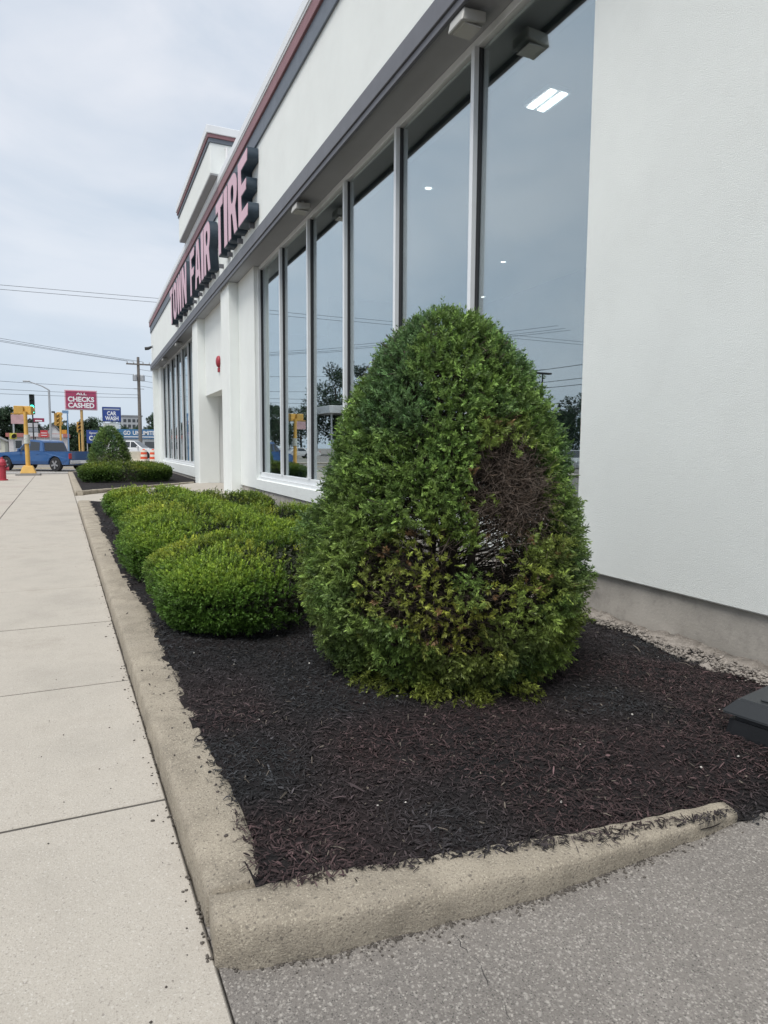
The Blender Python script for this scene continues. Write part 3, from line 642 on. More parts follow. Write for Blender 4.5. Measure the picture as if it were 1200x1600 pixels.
    if detailed:
        nt_ = 5200; i = rng.integers(0, nb_, nt_); s = rng.uniform(.3, .98, nt_)[:, None]; A2 = A[i] + (B[i] - A[i]) * s
        B2 = A2 + norm(norm(B[i] - A[i]) * .9 + rng.normal(0, .8, (nt_, 3))) * rng.uniform(.06, .24, (nt_, 1))
        ok = (np.hypot(B2[:, 0], B2[:, 1]) < yew_profile(np.clip(B2[:, 2], .05, H), H) * W * .97) & (B2[:, 2] > .06) & (B2[:, 2] < H)
        # leave the airy hole one can look through
        th = np.degrees(np.arctan2(B2[:, :2] @ RGT, -(B2[:, :2] @ VIEW))); air = (np.abs(B2[:, 2] - .80) < .13) & (np.abs(B2[:, :2] @ RGT - .20) < .24) & (rng.uniform(0, 1, nt_) < .72)
        ok &= ~air
        twig_mesh('twig', A2[ok], B2[ok], rng.uniform(.0012, .0030, ok.sum()), TWIG, t, .16, 3)
        # dead twigs and browned shoots that close the bare patch
        nd = 1500; zb = 1.16 + rng.normal(0, .13, nd); b = np.radians(34 + rng.normal(0, 11, nd)); r0 = yew_profile(zb, H) * W * rng.uniform(.74, .97, nd)
        P3 = np.c_[(-VIEW[None] * np.cos(b)[:, None] + RGT[None] * np.sin(b)[:, None]) * r0[:, None], zb]
        twig_mesh('twig', P3, P3 + norm(rng.normal(0, 1, (nd, 3)) + np.c_[P3[:, :2] * .5, np.full(nd, .2)]) * rng.uniform(.05, .16, (nd, 1)), rng.uniform(.001, .0022, nd), TWIG, t, .2, 3)
        sel = rng.uniform(0, 1, nd) < .6; P3 = P3[sel]; c3 = np.array([.050, .036, .027]) * rng.lognormal(0, .6, len(P3))[:, None]
        foliage('dead_needles', P3, norm(rng.normal(0, 1, (len(P3), 3)) + np.c_[P3[:, :2], np.zeros(len(P3))]), .05 * np.ones(len(P3)), 10, .022, .005, c3, t)
        # brown inner needles
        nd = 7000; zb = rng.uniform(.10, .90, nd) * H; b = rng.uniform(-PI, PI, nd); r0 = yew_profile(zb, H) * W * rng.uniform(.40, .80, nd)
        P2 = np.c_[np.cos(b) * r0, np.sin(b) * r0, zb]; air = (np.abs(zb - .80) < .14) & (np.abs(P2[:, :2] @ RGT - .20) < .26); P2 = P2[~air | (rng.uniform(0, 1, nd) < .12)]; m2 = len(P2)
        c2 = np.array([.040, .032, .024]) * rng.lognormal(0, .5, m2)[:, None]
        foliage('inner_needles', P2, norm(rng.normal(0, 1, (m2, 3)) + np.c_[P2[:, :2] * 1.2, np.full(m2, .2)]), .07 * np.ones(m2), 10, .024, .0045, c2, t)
    return t
yew('yew_bush', 'big cone of clipped green yew with a bare brown patch on black mulch', 1.985, 3.52, .01, 2.19, .97, 31000, 16, .026, .0072, .045, 3, True)
yew('yew_bush', 'dark green clipped yew cone behind the low hedge past the entrance walk', 0.88, 31.2, .06, 2.15, .95, 5000, 7, .075, .022, .10, 5, False)

def hedge(label, cx, cy, hx, hy, H, n, nn, nl, nw, L, seed, tint=1.0, rz=0.0, zb=.05, group='low clipped yew hedges'):
    rng = np.random.default_rng(seed); t = thing('hedge', label, 'hedge', (cx, cy, zb), rz, group)
    # superellipsoid cushion: flat-ish top, rounded shoulders, tucked-in foot
    q = norm(rng.normal(size=(n * 3, 3))); s = np.abs(q)
    e = .50; X = np.sign(q[:, 0]) * s[:, 0] ** e; Y = np.sign(q[:, 1]) * s[:, 1] ** e; Z = np.sign(q[:, 2]) * s[:, 2] ** .62
    r = 1 / np.maximum((np.abs(X) ** 3.2 + np.abs(Y) ** 3.2) ** (1 / 3.2), np.abs(Z) * .98); hz_ = H * .52
    k = np.minimum(1, r); X, Y, Z = X * 1.02 * k, Y * 1.02 * k, Z * k
    X = np.clip(X, -1, 1); Y = np.clip(Y, -1, 1)
    g = np.c_[X * hx, Y * hy, H * .48 + Z * hz_]
    nrm = norm(np.c_[np.sign(X) * np.abs(X) ** 4 / hx, np.sign(Y) * np.abs(Y) ** 4 / hy, np.sign(Z) * np.abs(Z) ** 3 / hz_ * .55])
    ok = (g[:, 2] > .07) & ((nrm[:, 2] > -.6))
    g, nrm = g[ok][:n], nrm[ok][:n]; m = len(g)
    low = np.clip((.5 * H - g[:, 2]) / (.5 * H), 0, 1); tuck = 1 - .16 * low ** 1.5
    bum = (vnoise(g[:, 0] * 2.6 + seed, g[:, 1] * 2.6 + g[:, 2] * 2, 1.0, seed) - .5) * .07 + (vnoise(g[:, 0] * 8 + seed, g[:, 1] * 8 + g[:, 2] * 6, 1.0, seed + 1) - .5) * .035
    dep = rng.beta(1.1, 2.8, m) * .13
    g = g * np.c_[tuck, tuck, np.ones(m)] + nrm * (bum - dep)[:, None]
    g[:, 2] *= 1 - .34 * np.clip((g[:, 0] / hx) ** 2 * .45 + np.abs(g[:, 1] / hy) ** 2 * .75, 0, 1) * np.clip(g[:, 2] / H, 0, 1); g[:, 2] *= 1.06
    g[:, 2] = np.maximum(g[:, 2], .06)
    D = norm(nrm + np.array([0, 0, .55]) + rng.normal(0, .42, (m, 3)))
    keep = ~((low > .62) & (vnoise(g[:, 0] * 5, g[:, 1] * 5, 1, seed + 2) > .60) & (rng.uniform(0, 1, m) < .75)); g, D, dep, nrm = g[keep], D[keep], dep[keep], nrm[keep]; m = len(g)
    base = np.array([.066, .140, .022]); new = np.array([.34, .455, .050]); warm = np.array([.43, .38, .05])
    f = (rng.beta(2.0, 1.6, m) * (1 - np.clip(dep / .11, 0, 1)) * np.clip(.06 + 1.0 * nrm[:, 2], .05, 1))[:, None]  # fresh tips, with lit tops and shaded sides put into the sprig colour
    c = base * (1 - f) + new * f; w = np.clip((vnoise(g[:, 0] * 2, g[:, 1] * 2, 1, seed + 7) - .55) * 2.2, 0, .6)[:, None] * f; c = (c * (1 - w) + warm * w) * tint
    c *= rng.lognormal(0, .20, m)[:, None]
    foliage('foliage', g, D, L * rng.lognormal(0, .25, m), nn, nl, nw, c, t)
    nb_ = 70; b = rng.uniform(0, 2 * PI, nb_); A = np.c_[rng.normal(0, .15, (nb_, 2)) * [hx, hy], np.full(nb_, -.03)]; B = np.c_[np.cos(b) * hx * .8, np.sin(b) * hy * .8, rng.uniform(.3, .85, nb_) * H]
    twig_mesh('branch', A, B, np.full(nb_, .007), BARK, t, .08, 3)
    # leaf litter-dark inner mass of old needles
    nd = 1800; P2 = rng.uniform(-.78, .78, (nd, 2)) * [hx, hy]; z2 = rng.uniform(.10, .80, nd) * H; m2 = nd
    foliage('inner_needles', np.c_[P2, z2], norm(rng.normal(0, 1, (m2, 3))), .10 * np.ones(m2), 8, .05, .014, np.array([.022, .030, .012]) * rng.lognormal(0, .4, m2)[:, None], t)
    return t
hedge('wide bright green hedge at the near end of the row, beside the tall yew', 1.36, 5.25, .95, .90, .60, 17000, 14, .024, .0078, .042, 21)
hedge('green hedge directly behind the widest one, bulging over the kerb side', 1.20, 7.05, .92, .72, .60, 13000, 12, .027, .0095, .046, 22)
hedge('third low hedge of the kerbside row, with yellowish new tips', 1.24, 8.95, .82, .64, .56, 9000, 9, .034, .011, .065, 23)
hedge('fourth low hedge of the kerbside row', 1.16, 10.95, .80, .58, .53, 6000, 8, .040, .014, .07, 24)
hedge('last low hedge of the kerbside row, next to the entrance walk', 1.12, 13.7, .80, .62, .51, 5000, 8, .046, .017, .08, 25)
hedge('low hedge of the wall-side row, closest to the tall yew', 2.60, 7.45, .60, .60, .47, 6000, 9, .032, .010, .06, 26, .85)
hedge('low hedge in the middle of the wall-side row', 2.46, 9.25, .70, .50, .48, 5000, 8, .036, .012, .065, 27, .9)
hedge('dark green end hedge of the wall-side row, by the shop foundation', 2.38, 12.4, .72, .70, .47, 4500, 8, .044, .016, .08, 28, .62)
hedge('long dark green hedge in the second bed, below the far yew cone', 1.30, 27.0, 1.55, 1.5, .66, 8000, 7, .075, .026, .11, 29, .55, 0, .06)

# black bait box at the wall side of the bed
bx = thing('bait_box', 'low black plastic box with hinged lid on the mulch by the wall', 'box', (2.91, 1.81, .07), R(12)); bx.scale = (1, 1.9, 1.75)
G().add([(-.20,-.155,-.03),(.20,-.155,-.03),(.20,.155,-.03),(-.20,.155,-.03),(-.185,-.14,.065),(.185,-.14,.065),(.185,.14,.065),(-.185,.14,.065)], [(0,3,2,1),(4,5,6,7),(0,1,5,4),(1,2,6,5),(2,3,7,6),(3,0,4,7)]).build('base', BLACKPL, bx, .012, 2)
lid = G().add([(-.205,-.16,.068),(.205,-.16,.068),(.205,.16,.068),(-.205,.16,.068),(-.17,-.125,.112),(.17,-.125,.112),(.17,.125,.112),(-.17,.125,.112)], [(0,3,2,1),(4,5,6,7),(0,1,5,4),(1,2,6,5),(2,3,7,6),(3,0,4,7)]).build('lid', mat('black_plastic_lid', (.022, .025, .028), .45, bump=.0006, bscale=180), bx, .006, 2)
G().box(-.13, .13, -.085, .085, .1125, .117).build('panel', MATS['black_plastic_lid'], lid, .003)
G().tube([(.10, 0, .116), (.10, 0, .121)], .014, 12).build('lock', BLACK, lid)
litter = tag(box(0, .055, 0, .03, 0, .004).build('paper_scrap', WHITE), 'white scrap of paper at the mulch edge beside the hedges', 'litter'); litter.location = (.31, 7.95, .118); litter.rotation_euler = (.1, .15, .5)

# ================================================================== street furniture at the corner
hy = thing('fire_hydrant', 'red fire hydrant on the sidewalk near the corner', 'hydrant', (-3.14, 30.5, 0))
G().lathe([(.19, 0), (.19, .05), (.13, .06), (.125, .60), (.17, .61), (.17, .66), (.14, .67)], n=18).build('barrel', RED, hy, 0, 1)
G().lathe([(.155, .67), (.15, .74), (.11, .82), (.05, .87), (.045, .93), (.02, .94)], n=18).build('bonnet', RED, hy)
for a in (0, PI / 2, PI):
    o = G().tube([(.10, 0, .47), (.19, 0, .47)], .065, 12).tube([(.19, 0, .47), (.235, 0, .47)], .08, 8).build('outlet', RED, hy); o.rotation_euler = (0, 0, a)
def signal_head(parent, x, y, z, rz, n=3, m=None, back=False, lit=None, s=1.0):
    m = m or YELLOW
    h = bpy.data.objects.new('signal_head', None); COL.objects.link(h); h.parent = parent; h.location = (x, y, z); h.rotation_euler = (0, 0, rz); h.scale = (s, s, s)
    for i in range(n):
        G().box(-.17, .17, -.10, .10, -.175 + i * .36, .175 + i * .36).build('housing', m, h, .012)
        lens = BLACK if lit is None or i not in lit else mat('lit_green_lens', (.02, .3, .2), emit=((.05, .9, .62), 1.6))
        G().tube([(0, -.10, i * .36), (0, -.115, i * .36)], .13, 14).build('lens', lens, h)
        v = []; nn_ = 9
        for k in range(nn_):
            a = R(-20 + 220 * k / (nn_ - 1)); ca, sa = math.cos(a), math.sin(a)
            for r_, yy in ((.15, -.10), (.15, -.10 - .22 * max(.35, .5 + .5 * sa)), (.142, -.10 - .22 * max(.35, .5 + .5 * sa)), (.142, -.10)): v.append((r_ * ca, yy, i * .36 + r_ * sa))
        f = [(k * 4 + j, k * 4 + (j + 1) % 4, k * 4 + 4 + (j + 1) % 4, k * 4 + 4 + j) for k in range(nn_ - 1) for j in range(4)]
        G().add(v, f).build('visor', m, h)
    return h
def pole_base(parent, s=1.0):
    G().add([(-.34*s,-.34*s,0),(.34*s,-.34*s,0),(.34*s,.34*s,0),(-.34*s,.34*s,0),(-.20*s,-.20*s,.36*s),(.20*s,-.20*s,.36*s),(.20*s,.20*s,.36*s),(-.20*s,.20*s,.36*s)], [(0,3,2,1),(4,5,6,7),(0,1,5,4),(1,2,6,5),(2,3,7,6),(3,0,4,7)]).build('base', YELLOW, parent, .02)
st = thing('signal_post', 'yellow signal post with flared base on the sidewalk corner, heads turned away', 'traffic signal', (-2.58, 35.5, 0))
G().box(-.52, .52, -.46, .46, -.02, .10).build('plinth', mat('plinth_concrete', (.26, .25, .24), .9), st, .02)
o = bpy.data.objects.new('pole_foot', None); COL.objects.link(o); o.parent = st; o.location = (0, 0, .10); pole_base(o, 1.0)
G().tube([(0, 0, .44), (-.03, 0, 3.0)], [.105, .085], 12).build('pole', YELLOW, st); G().tube([(0, 0, 1.50), (0, 0, 1.92)], .135, 12).build('push_button_box', mat('sticker_grey', (.50, .52, .48), .6, var=.3, vscale=14), st)
signal_head(st, -.30, .1, 3.06, PI, 1, YELLOW, s=1.15); signal_head(st, .10, .12, 3.06, PI * .85, 1, YELLOW, s=1.15)
G().box(-.62, .18, -.03, .03, 2.86, 2.92).build('arm', YELLOW2, st)
G().box(-.62, -.02, -.05, -.03, 2.42, 2.84).build('banner', PINK, st)

def mast(label, x, y, h, cat='traffic signal', m=YELLOW, r=.07, name='signal_post', group=None):
    t = thing(name, label, cat, (x, y, -.03), 0, group); G().tube([(0, 0, 0), (0, 0, h)], [r * 1.15, r], 10).build('pole', m, t); return t
t = mast('dark signal with lit green lenses on a thin dark pole', -3.88, 60, 3.9, m=BLACK, r=.05)
signal_head(t, 0, -.12, 4.12, 0, 4, mat('dark_green_housing', (.035, .055, .05), .5), lit=(0, 1), s=1.10)
t = mast('yellow signal with side-facing camera on yellow post across the street', -1.86, 58, 3.0)
signal_head(t, -.05, .05, 3.18, R(150), 3, YELLOW, s=.98); signal_head(t, -.30, .0, 3.18, R(80), 3, YELLOW2, s=.9)
G().box(.08, .44, -.05, -.02, 2.38, 2.68).build('sign_panel', mat('work_orange', (.62, .27, .03), .6), t, .01); G().tube([(-.35, -.1, 4.05), (-.55, -.2, 4.05)], .07, 10).build('camera', BLACK, t)
t = mast('three-lens yellow signal on slim post beside the red sign pole', -.57, 60, 2.5, r=.05)
signal_head(t, 0, -.05, 2.68, R(25), 3, YELLOW2, s=.80)
t = mast('small pedestrian signal on a pale grey pole by the trees', -5.08, 58, 3.95, m=STEEL, r=.06)
signal_head(t, -.05, -.1, 2.15, R(20), 1, mat('olive_yellow', (.45, .42, .06), .5), s=1.3)
t = mast('tall pale street lamp with a long raised arm', -2.82, 64, 6.2, 'street lamp', STEEL, .085, 'street_lamp')
G().tube([(0, 0, 6.2), (-.5, 0, 6.5), (-1.5, 0, 6.85)], [.06, .05, .04], 8).build('arm', STEEL, t); G().box(-1.95, -1.4, -.12, .12, 6.80, 6.92).build('lamp_head', STEEL, t, .03)
t = mast('slim blue sign pole past the intersection', -1.60, 70, 4.7, 'pole', mat('pale_blue_paint', (.16, .28, .45), .5), .06, 'sign_pole')
G().box(-.45, .1, -.04, .04, 4.5, 4.78).build('top_bracket', mat('pale_blue_paint', (.16, .28, .45)), t)

# roadside signs
cs = thing('checks_sign', 'large crimson ALL CHECKS CASHED sign on a yellow pole', 'sign', (-.50, 95, -.03))
G().tube([(0, 0, 0), (0, 0, 6.25)], .17, 12).build('pole', mat('pole_tan', (.50, .32, .12), .6, var=.1), cs)
G().box(-1.92, 1.92, -.22, .22, 6.08, 8.62).build('frame', mat('frame_pinkwhite', (.62, .42, .46), .5), cs, .03); pn = G().box(-1.78, 1.78, -.26, -.223, 6.22, 8.48).build('panel', SIGNRED, cs, .01)
WL = mat('sign_white', (.80, .80, .80), .5)
lettering('ALL', .05, -.275, 8.14, 1.25, .32, WL, pn, .03); lettering('CHECKS', 0, -.275, 7.44, 3.1, .66, WL, pn, .035); lettering('CASHED', 0, -.275, 6.66, 3.1, .66, WL, pn, .035)
cw = thing('car_wash_sign', 'blue CAR WASH sign over a white message board on posts', 'sign', (2.88, 88, -.03))
for s in (-.88, .88): G().box(s - .06, s + .06, -.06, .06, 0, 4.5).build('post', WHITE, cw)
G().box(-1.06, 1.06, -.20, .20, 4.42, 6.2).build('frame', mat('navy', (.02, .04, .14), .5), cw, .02); pn = G().box(-1.0, 1.0, -.23, -.203, 4.48, 6.14).build('panel', SIGNBLUE, cw)
G().box(-.9, .9, -.245, -.232, 5.82, 6.0).build('stripe', mat('grey_stripe', (.35, .38, .45)), pn)
lettering('CAR', 0, -.245, 5.42, 1.05, .5, WL, pn, .03); lettering('WASH', 0, -.245, 4.82, 1.5, .5, WL, pn, .03)
bd = G().box(-.98, .80, -.1, .1, 3.15, 4.25).build('message_board', mat('board_cream', (.66, .66, .60), .6), cw, .01); G().box(-.35, .30, -.112, -.102, 3.75, 3.95).build('print_block', mat('dark_grey_ink', (.14, .14, .12)), bd)
bs = thing('banner_sign', 'low blue and white car wash banner partly behind the far yew', 'sign', (.84, 84, -.03))
G().box(-.86, .86, -.04, .04, 1.75, 3.28).build('panel', SIGNBLUE, bs, .01); G().tube([(-.8, 0.05, 0), (-.8, 0.05, 3.2)], .05, 8).build('post', STEEL, bs); G().tube([(.8, 0.05, 0), (.8, 0.05, 3.2)], .05, 8).build('post', STEEL, bs)
lettering('Sparkle', .1, -.055, 2.92, 1.3, .32, WL, bs, .005); lettering('CAR', 0, -.055, 2.35, 1.2, .55, WL, bs, .03)
go = thing('car_wash_building', 'low car wash building with blue GO UNLIMITED band', 'building', (7.5, 90, -.03))
G().box(-4.2, 6, -6, 6, 0, 2.35).build('wall', mat('carwash_wall', (.42, .45, .47), .7, var=.1), go); bnd = G().box(-4.3, 6.1, -6.1, 6.1, 2.353, 3.45).build('roof_band', mat('teal_blue', (.06, .17, .33), .5), go)
lettering('GO', -3.15, -6.115, 3.02, .75, .50, WL, bnd, .02); lettering('UNLIMITED', -1.05, -6.115, 3.02, 2.9, .50, WL, bnd, .02); G().box(-3.5, .4, -6.12, -6.103, 2.50, 2.60).build('stripe', WL, bnd)
for k in range(3): G().box(-3.4 + k * 2.2, -1.9 + k * 2.2, -6.04, -6.003, .1, 2.0).build('door', mat('bay_dark', (.08, .09, .1), .3), go)

# small shops and houses across the intersection
def shed(label, x, y, w, d, h, roof_h, wall_c, roof_c, cat='building', name='small_house', gable_front=True, rz=0):
    t = thing(name, label, cat, (x, y, -.03), rz)
    wm = mat('wall_%02d%02d' % (int(wall_c[0] * 99), int(wall_c[2] * 99)), wall_c, .8, var=.06); rm = mat('roof_%02d%02d' % (int(roof_c[0] * 99), int(roof_c[2] * 99)), roof_c, .85, var=.1)
    if gable_front: G().add([(-w/2,-d/2,0),(w/2,-d/2,0),(w/2,-d/2,h),(0,-d/2,h+roof_h),(-w/2,-d/2,h),(-w/2,d/2,0),(w/2,d/2,0),(w/2,d/2,h),(0,d/2,h+roof_h),(-w/2,d/2,h)], [(0,1,2,3,4),(9,8,7,6,5),(0,5,6,1),(1,6,7,2),(4,9,5,0),(2,7,8,3),(3,8,9,4)]).build('wall', wm, t)
    else: G().box(-w/2, w/2, -d/2, d/2, 0, h).build('wall', wm, t)
    if gable_front:
        e = .3
        for s in (-1, 1): G().add([(s*(w/2+e),-d/2-e,h-.2),(0,-d/2-e,h+roof_h+.05),(0,d/2+e,h+roof_h+.05),(s*(w/2+e),d/2+e,h-.2),(s*(w/2+e),-d/2-e,h-.05),(0,-d/2-e,h+roof_h+.2),(0,d/2+e,h+roof_h+.2),(s*(w/2+e),d/2+e,h-.05)], [(0,1,2,3),(4,7,6,5),(0,4,5,1),(1,5,6,2),(2,6,7,3),(3,7,4,0)]).build('roof', rm, t)
    else: G().box(-w/2-.3, w/2+.3, -d/2-.3, d/2+.3, h+.003, h+roof_h).build('roof', rm, t)
    nwin = max(2, int(w / 2.2))
    for i in range(nwin):
        x0 = -w/2 + w * (i + .5) / nwin; o = G().box(x0 - .45, x0 + .45, -d/2 - .05, -d/2 - .003, 1.0, 2.2).build('window', WHITE, t); G().box(x0 - .38, x0 + .38, -d/2 - .062, -d/2 - .051, 1.07, 2.13).build('pane', CARGLASS, o)
    return t
shed('white gabled house with dark roof behind the traffic signals', -8.5, 128, 5, 7, 3.6, 2.2, (.66, .66, .66), (.12, .12, .13))
shed('narrow white gabled house right of the flat white shop', -5.0, 126, 3.2, 6, 3.0, 1.9, (.70, .70, .70), (.16, .15, .15))
fs = shed('flat-roofed white shop with reddish band past the intersection', -6.0, 104, 7, 6, 2.6, .5, (.60, .58, .58), (.42, .16, .14), gable_front=False, name='roadside_shop')
shed('cream house at the foot of the tall trees', -13.2, 116, 4.0, 5, 2.2, 1.0, (.58, .58, .50), (.25, .25, .25))
t = thing('red_sign', 'small red sign board with white bars on a pole', 'sign', (-4.95, 95, -.03)); G().tube([(0, 0, 0), (0, 0, 3.4)], .05, 8).build('post', STEEL, t); G().box(-.42, .42, -.09, -.055, 2.5, 3.4).build('panel', mat('sign_scarlet', (.5, .05, .06), .5), t)
for k in range(2): G().box(-.32, .32, -.10, -.091, 2.72 + k * .3, 2.80 + k * .3).build('bar', WL, t)
t = thing('red_sign', 'flat dark red shop sign high on a pole behind the signals', 'sign', (-5.6, 95, -.03)); G().tube([(-.35, 0, 0), (-.35, 0, 4.9)], .06, 8).build('post', BLACK, t); G().box(-.62, .75, -.10, -.065, 4.45, 4.92).build('panel', mat('sign_maroon', (.28, .02, .07), .5), t); G().box(-.3, .5, -.11, -.101, 4.52, 4.68).build('bar', WL, t)
ws = thing('menu_sign', 'white stacked tenant sign on two posts', 'sign', (-5.9, 88, -.03))
for s in (-.55, .55): G().tube([(s, 0, 0), (s, 0, 4.0)], .05, 8).build('post', STEEL, ws)
for k in range(3): G().box(-.7, .7, -.12, -.06, 2.5 + k * .55, 2.98 + k * .55).build('panel', mat('panel_grey_%d' % k, ((.55, .56, .58), (.28, .30, .33), (.5, .5, .52))[k], .5), ws, .01)
ws2 = copy_tree(ws); ws2['label'] = 'grey stacked tenant sign beside the yellow signal with camera'; ws2.location = (-2.9, 80, -.6); ws2.scale = (.8, .8, .8)
ob = thing('office_block', 'pale flat office block far behind the utility pole', 'building', (15, 260, -.03)); G().box(-3.3, 3.3, -6, 6, 0, 12.0).build('wall', mat('office_wall', (.36, .38, .40), .8), ob); G().box(-3.4, 3.6, -6.2, 6.2, 12.003, 12.5).build('roof', mat('office_roof', (.22, .23, .25), .8), ob)
for k in range(4):
    for j in range(3): G().box(-2.9 + k * 1.5, -1.9 + k * 1.5, -6.04, -6.003, 6.2 + j * 1.9, 7.3 + j * 1.9).build('window', CARGLASS, ob)

# utility pole and wires
up = thing('utility_pole', 'wooden utility pole with crossarm and transformer beyond the shop', 'utility pole', (5.0, 72, -.03))
G().tube([(0, 0, 0), (0, 0, 10.4)], [.20, .13], 12).build('pole', WOOD, up); G().box(-1.15, 1.15, -.09, -.19, 9.6, 9.74).build('crossarm', WOOD, up)
for x in (-1.05, -.45, .45, 1.05): G().lathe([(.05, 0), (.07, .05), (.035, .1), (.06, .15), (.02, .19)], (x, -.14, 9.743), 8).build('insulator', STEEL, up)
for s in (-1, 1): G().lathe([(.20, 0), (.22, .05), (.22, .55), (.15, .62)], (s * .36, -.2, 8.0), 12).build('transformer', STEEL, up)
G().box(-.5, .5, -.05, .05, 7.2, 7.26).build('bracket', STEEL, up)
def wire(label, a, b, sag, r=.016):
    a, b = Vector(a), Vector(b); pts = []
    for i in range(19):
        t_ = i / 18; p = a.lerp(b, t_); p.z -= sag * 4 * t_ * (1 - t_); pts.append(p)
    tag(G().tube(pts, r, 5).build('overhead_wire', WIRE), label, 'wire', 'overhead wires')
S_ = 'overhead wire strung across the intersection from the utility pole'
for dx in (-1.05, -.45, .45): wire(S_, (5 + dx, 71.86, 9.9), (-34 + dx, 52, 13.2 + dx * .2), .5)
for z0, z1 in ((8.6, 9.4), (7.2, 7.8), (6.6, 6.9), (6.3, 6.3)): wire(S_, (5, 71.9, z0), (-34, 54, z1), .5)
for i in range(5): wire('overhead wire running from the utility pole behind the shop', (5.1, 72, 9.7 - i * .55), (40, 60 + i, 8.3 - i * .7), .9)
for z in (16.6, 16.2): wire('thin high wire crossing the sky above the far shop corner', (-70, 75, z + .1), (60, 70, z), .3, .02)

# ================================================================== vehicles
PAINTS = {}
def paint(name, c): return mat(name, c, .28, var=.04, vscale=1.0, coat=.7, spec=.5)
def wheel(parent, x, y, r, w, side):
    h = bpy.data.objects.new('wheel', None); COL.objects.link(h); h.parent = parent; h.location = (x, y, r); h.rotation_euler = (0, side * PI / 2, 0)
    G().lathe([(r * .66, -w / 2), (r * .93, -w / 2), (r, -w * .3), (r, w * .3), (r * .93, w / 2), (r * .66, w / 2)], n=22).build('tyre', TYRE, h, 0, 1)
    g = G().lathe([(r * .62, w / 2 + .002), (r * .62, w / 2 + .008)], n=18); g.build('rim_dish', BLACK, h)
    g = G()
    for k in range(5):
        a = 2 * PI * k / 5; c, s = math.cos(a), math.sin(a); g.add([((c * q - s * p), (s * q + c * p), zz_) for zz_ in (w / 2 + .012, w / 2 + .03) for q, p in ((.02, -.035), (r * .60, -.05), (r * .60, .05), (.02, .035))], [(0,3,2,1),(4,5,6,7),(0,1,5,4),(1,2,6,5),(2,3,7,6),(3,0,4,7)])
    g.lathe([(r * .16, w / 2 + .01), (r * .14, w / 2 + .04)], n=10); g.build('rim', RIM, h)
def extr(prof, wfun):                               # side profile (y,z) extruded in x with half-width depending on z
    n = len(prof); v = [(-wfun(z), y, z) for y, z in prof] + [(wfun(z), y, z) for y, z in prof]
    return G().add(v, [tuple(range(n)), tuple(range(2 * n - 1, n - 1, -1))] + [(i, n + i, n + (i + 1) % n, (i + 1) % n) for i in range(n)])
def arch(yc, r, zb, n=8): return [(yc + r * math.cos(PI * k / n), zb + r * math.sin(PI * k / n)) for k in range(n + 1)]
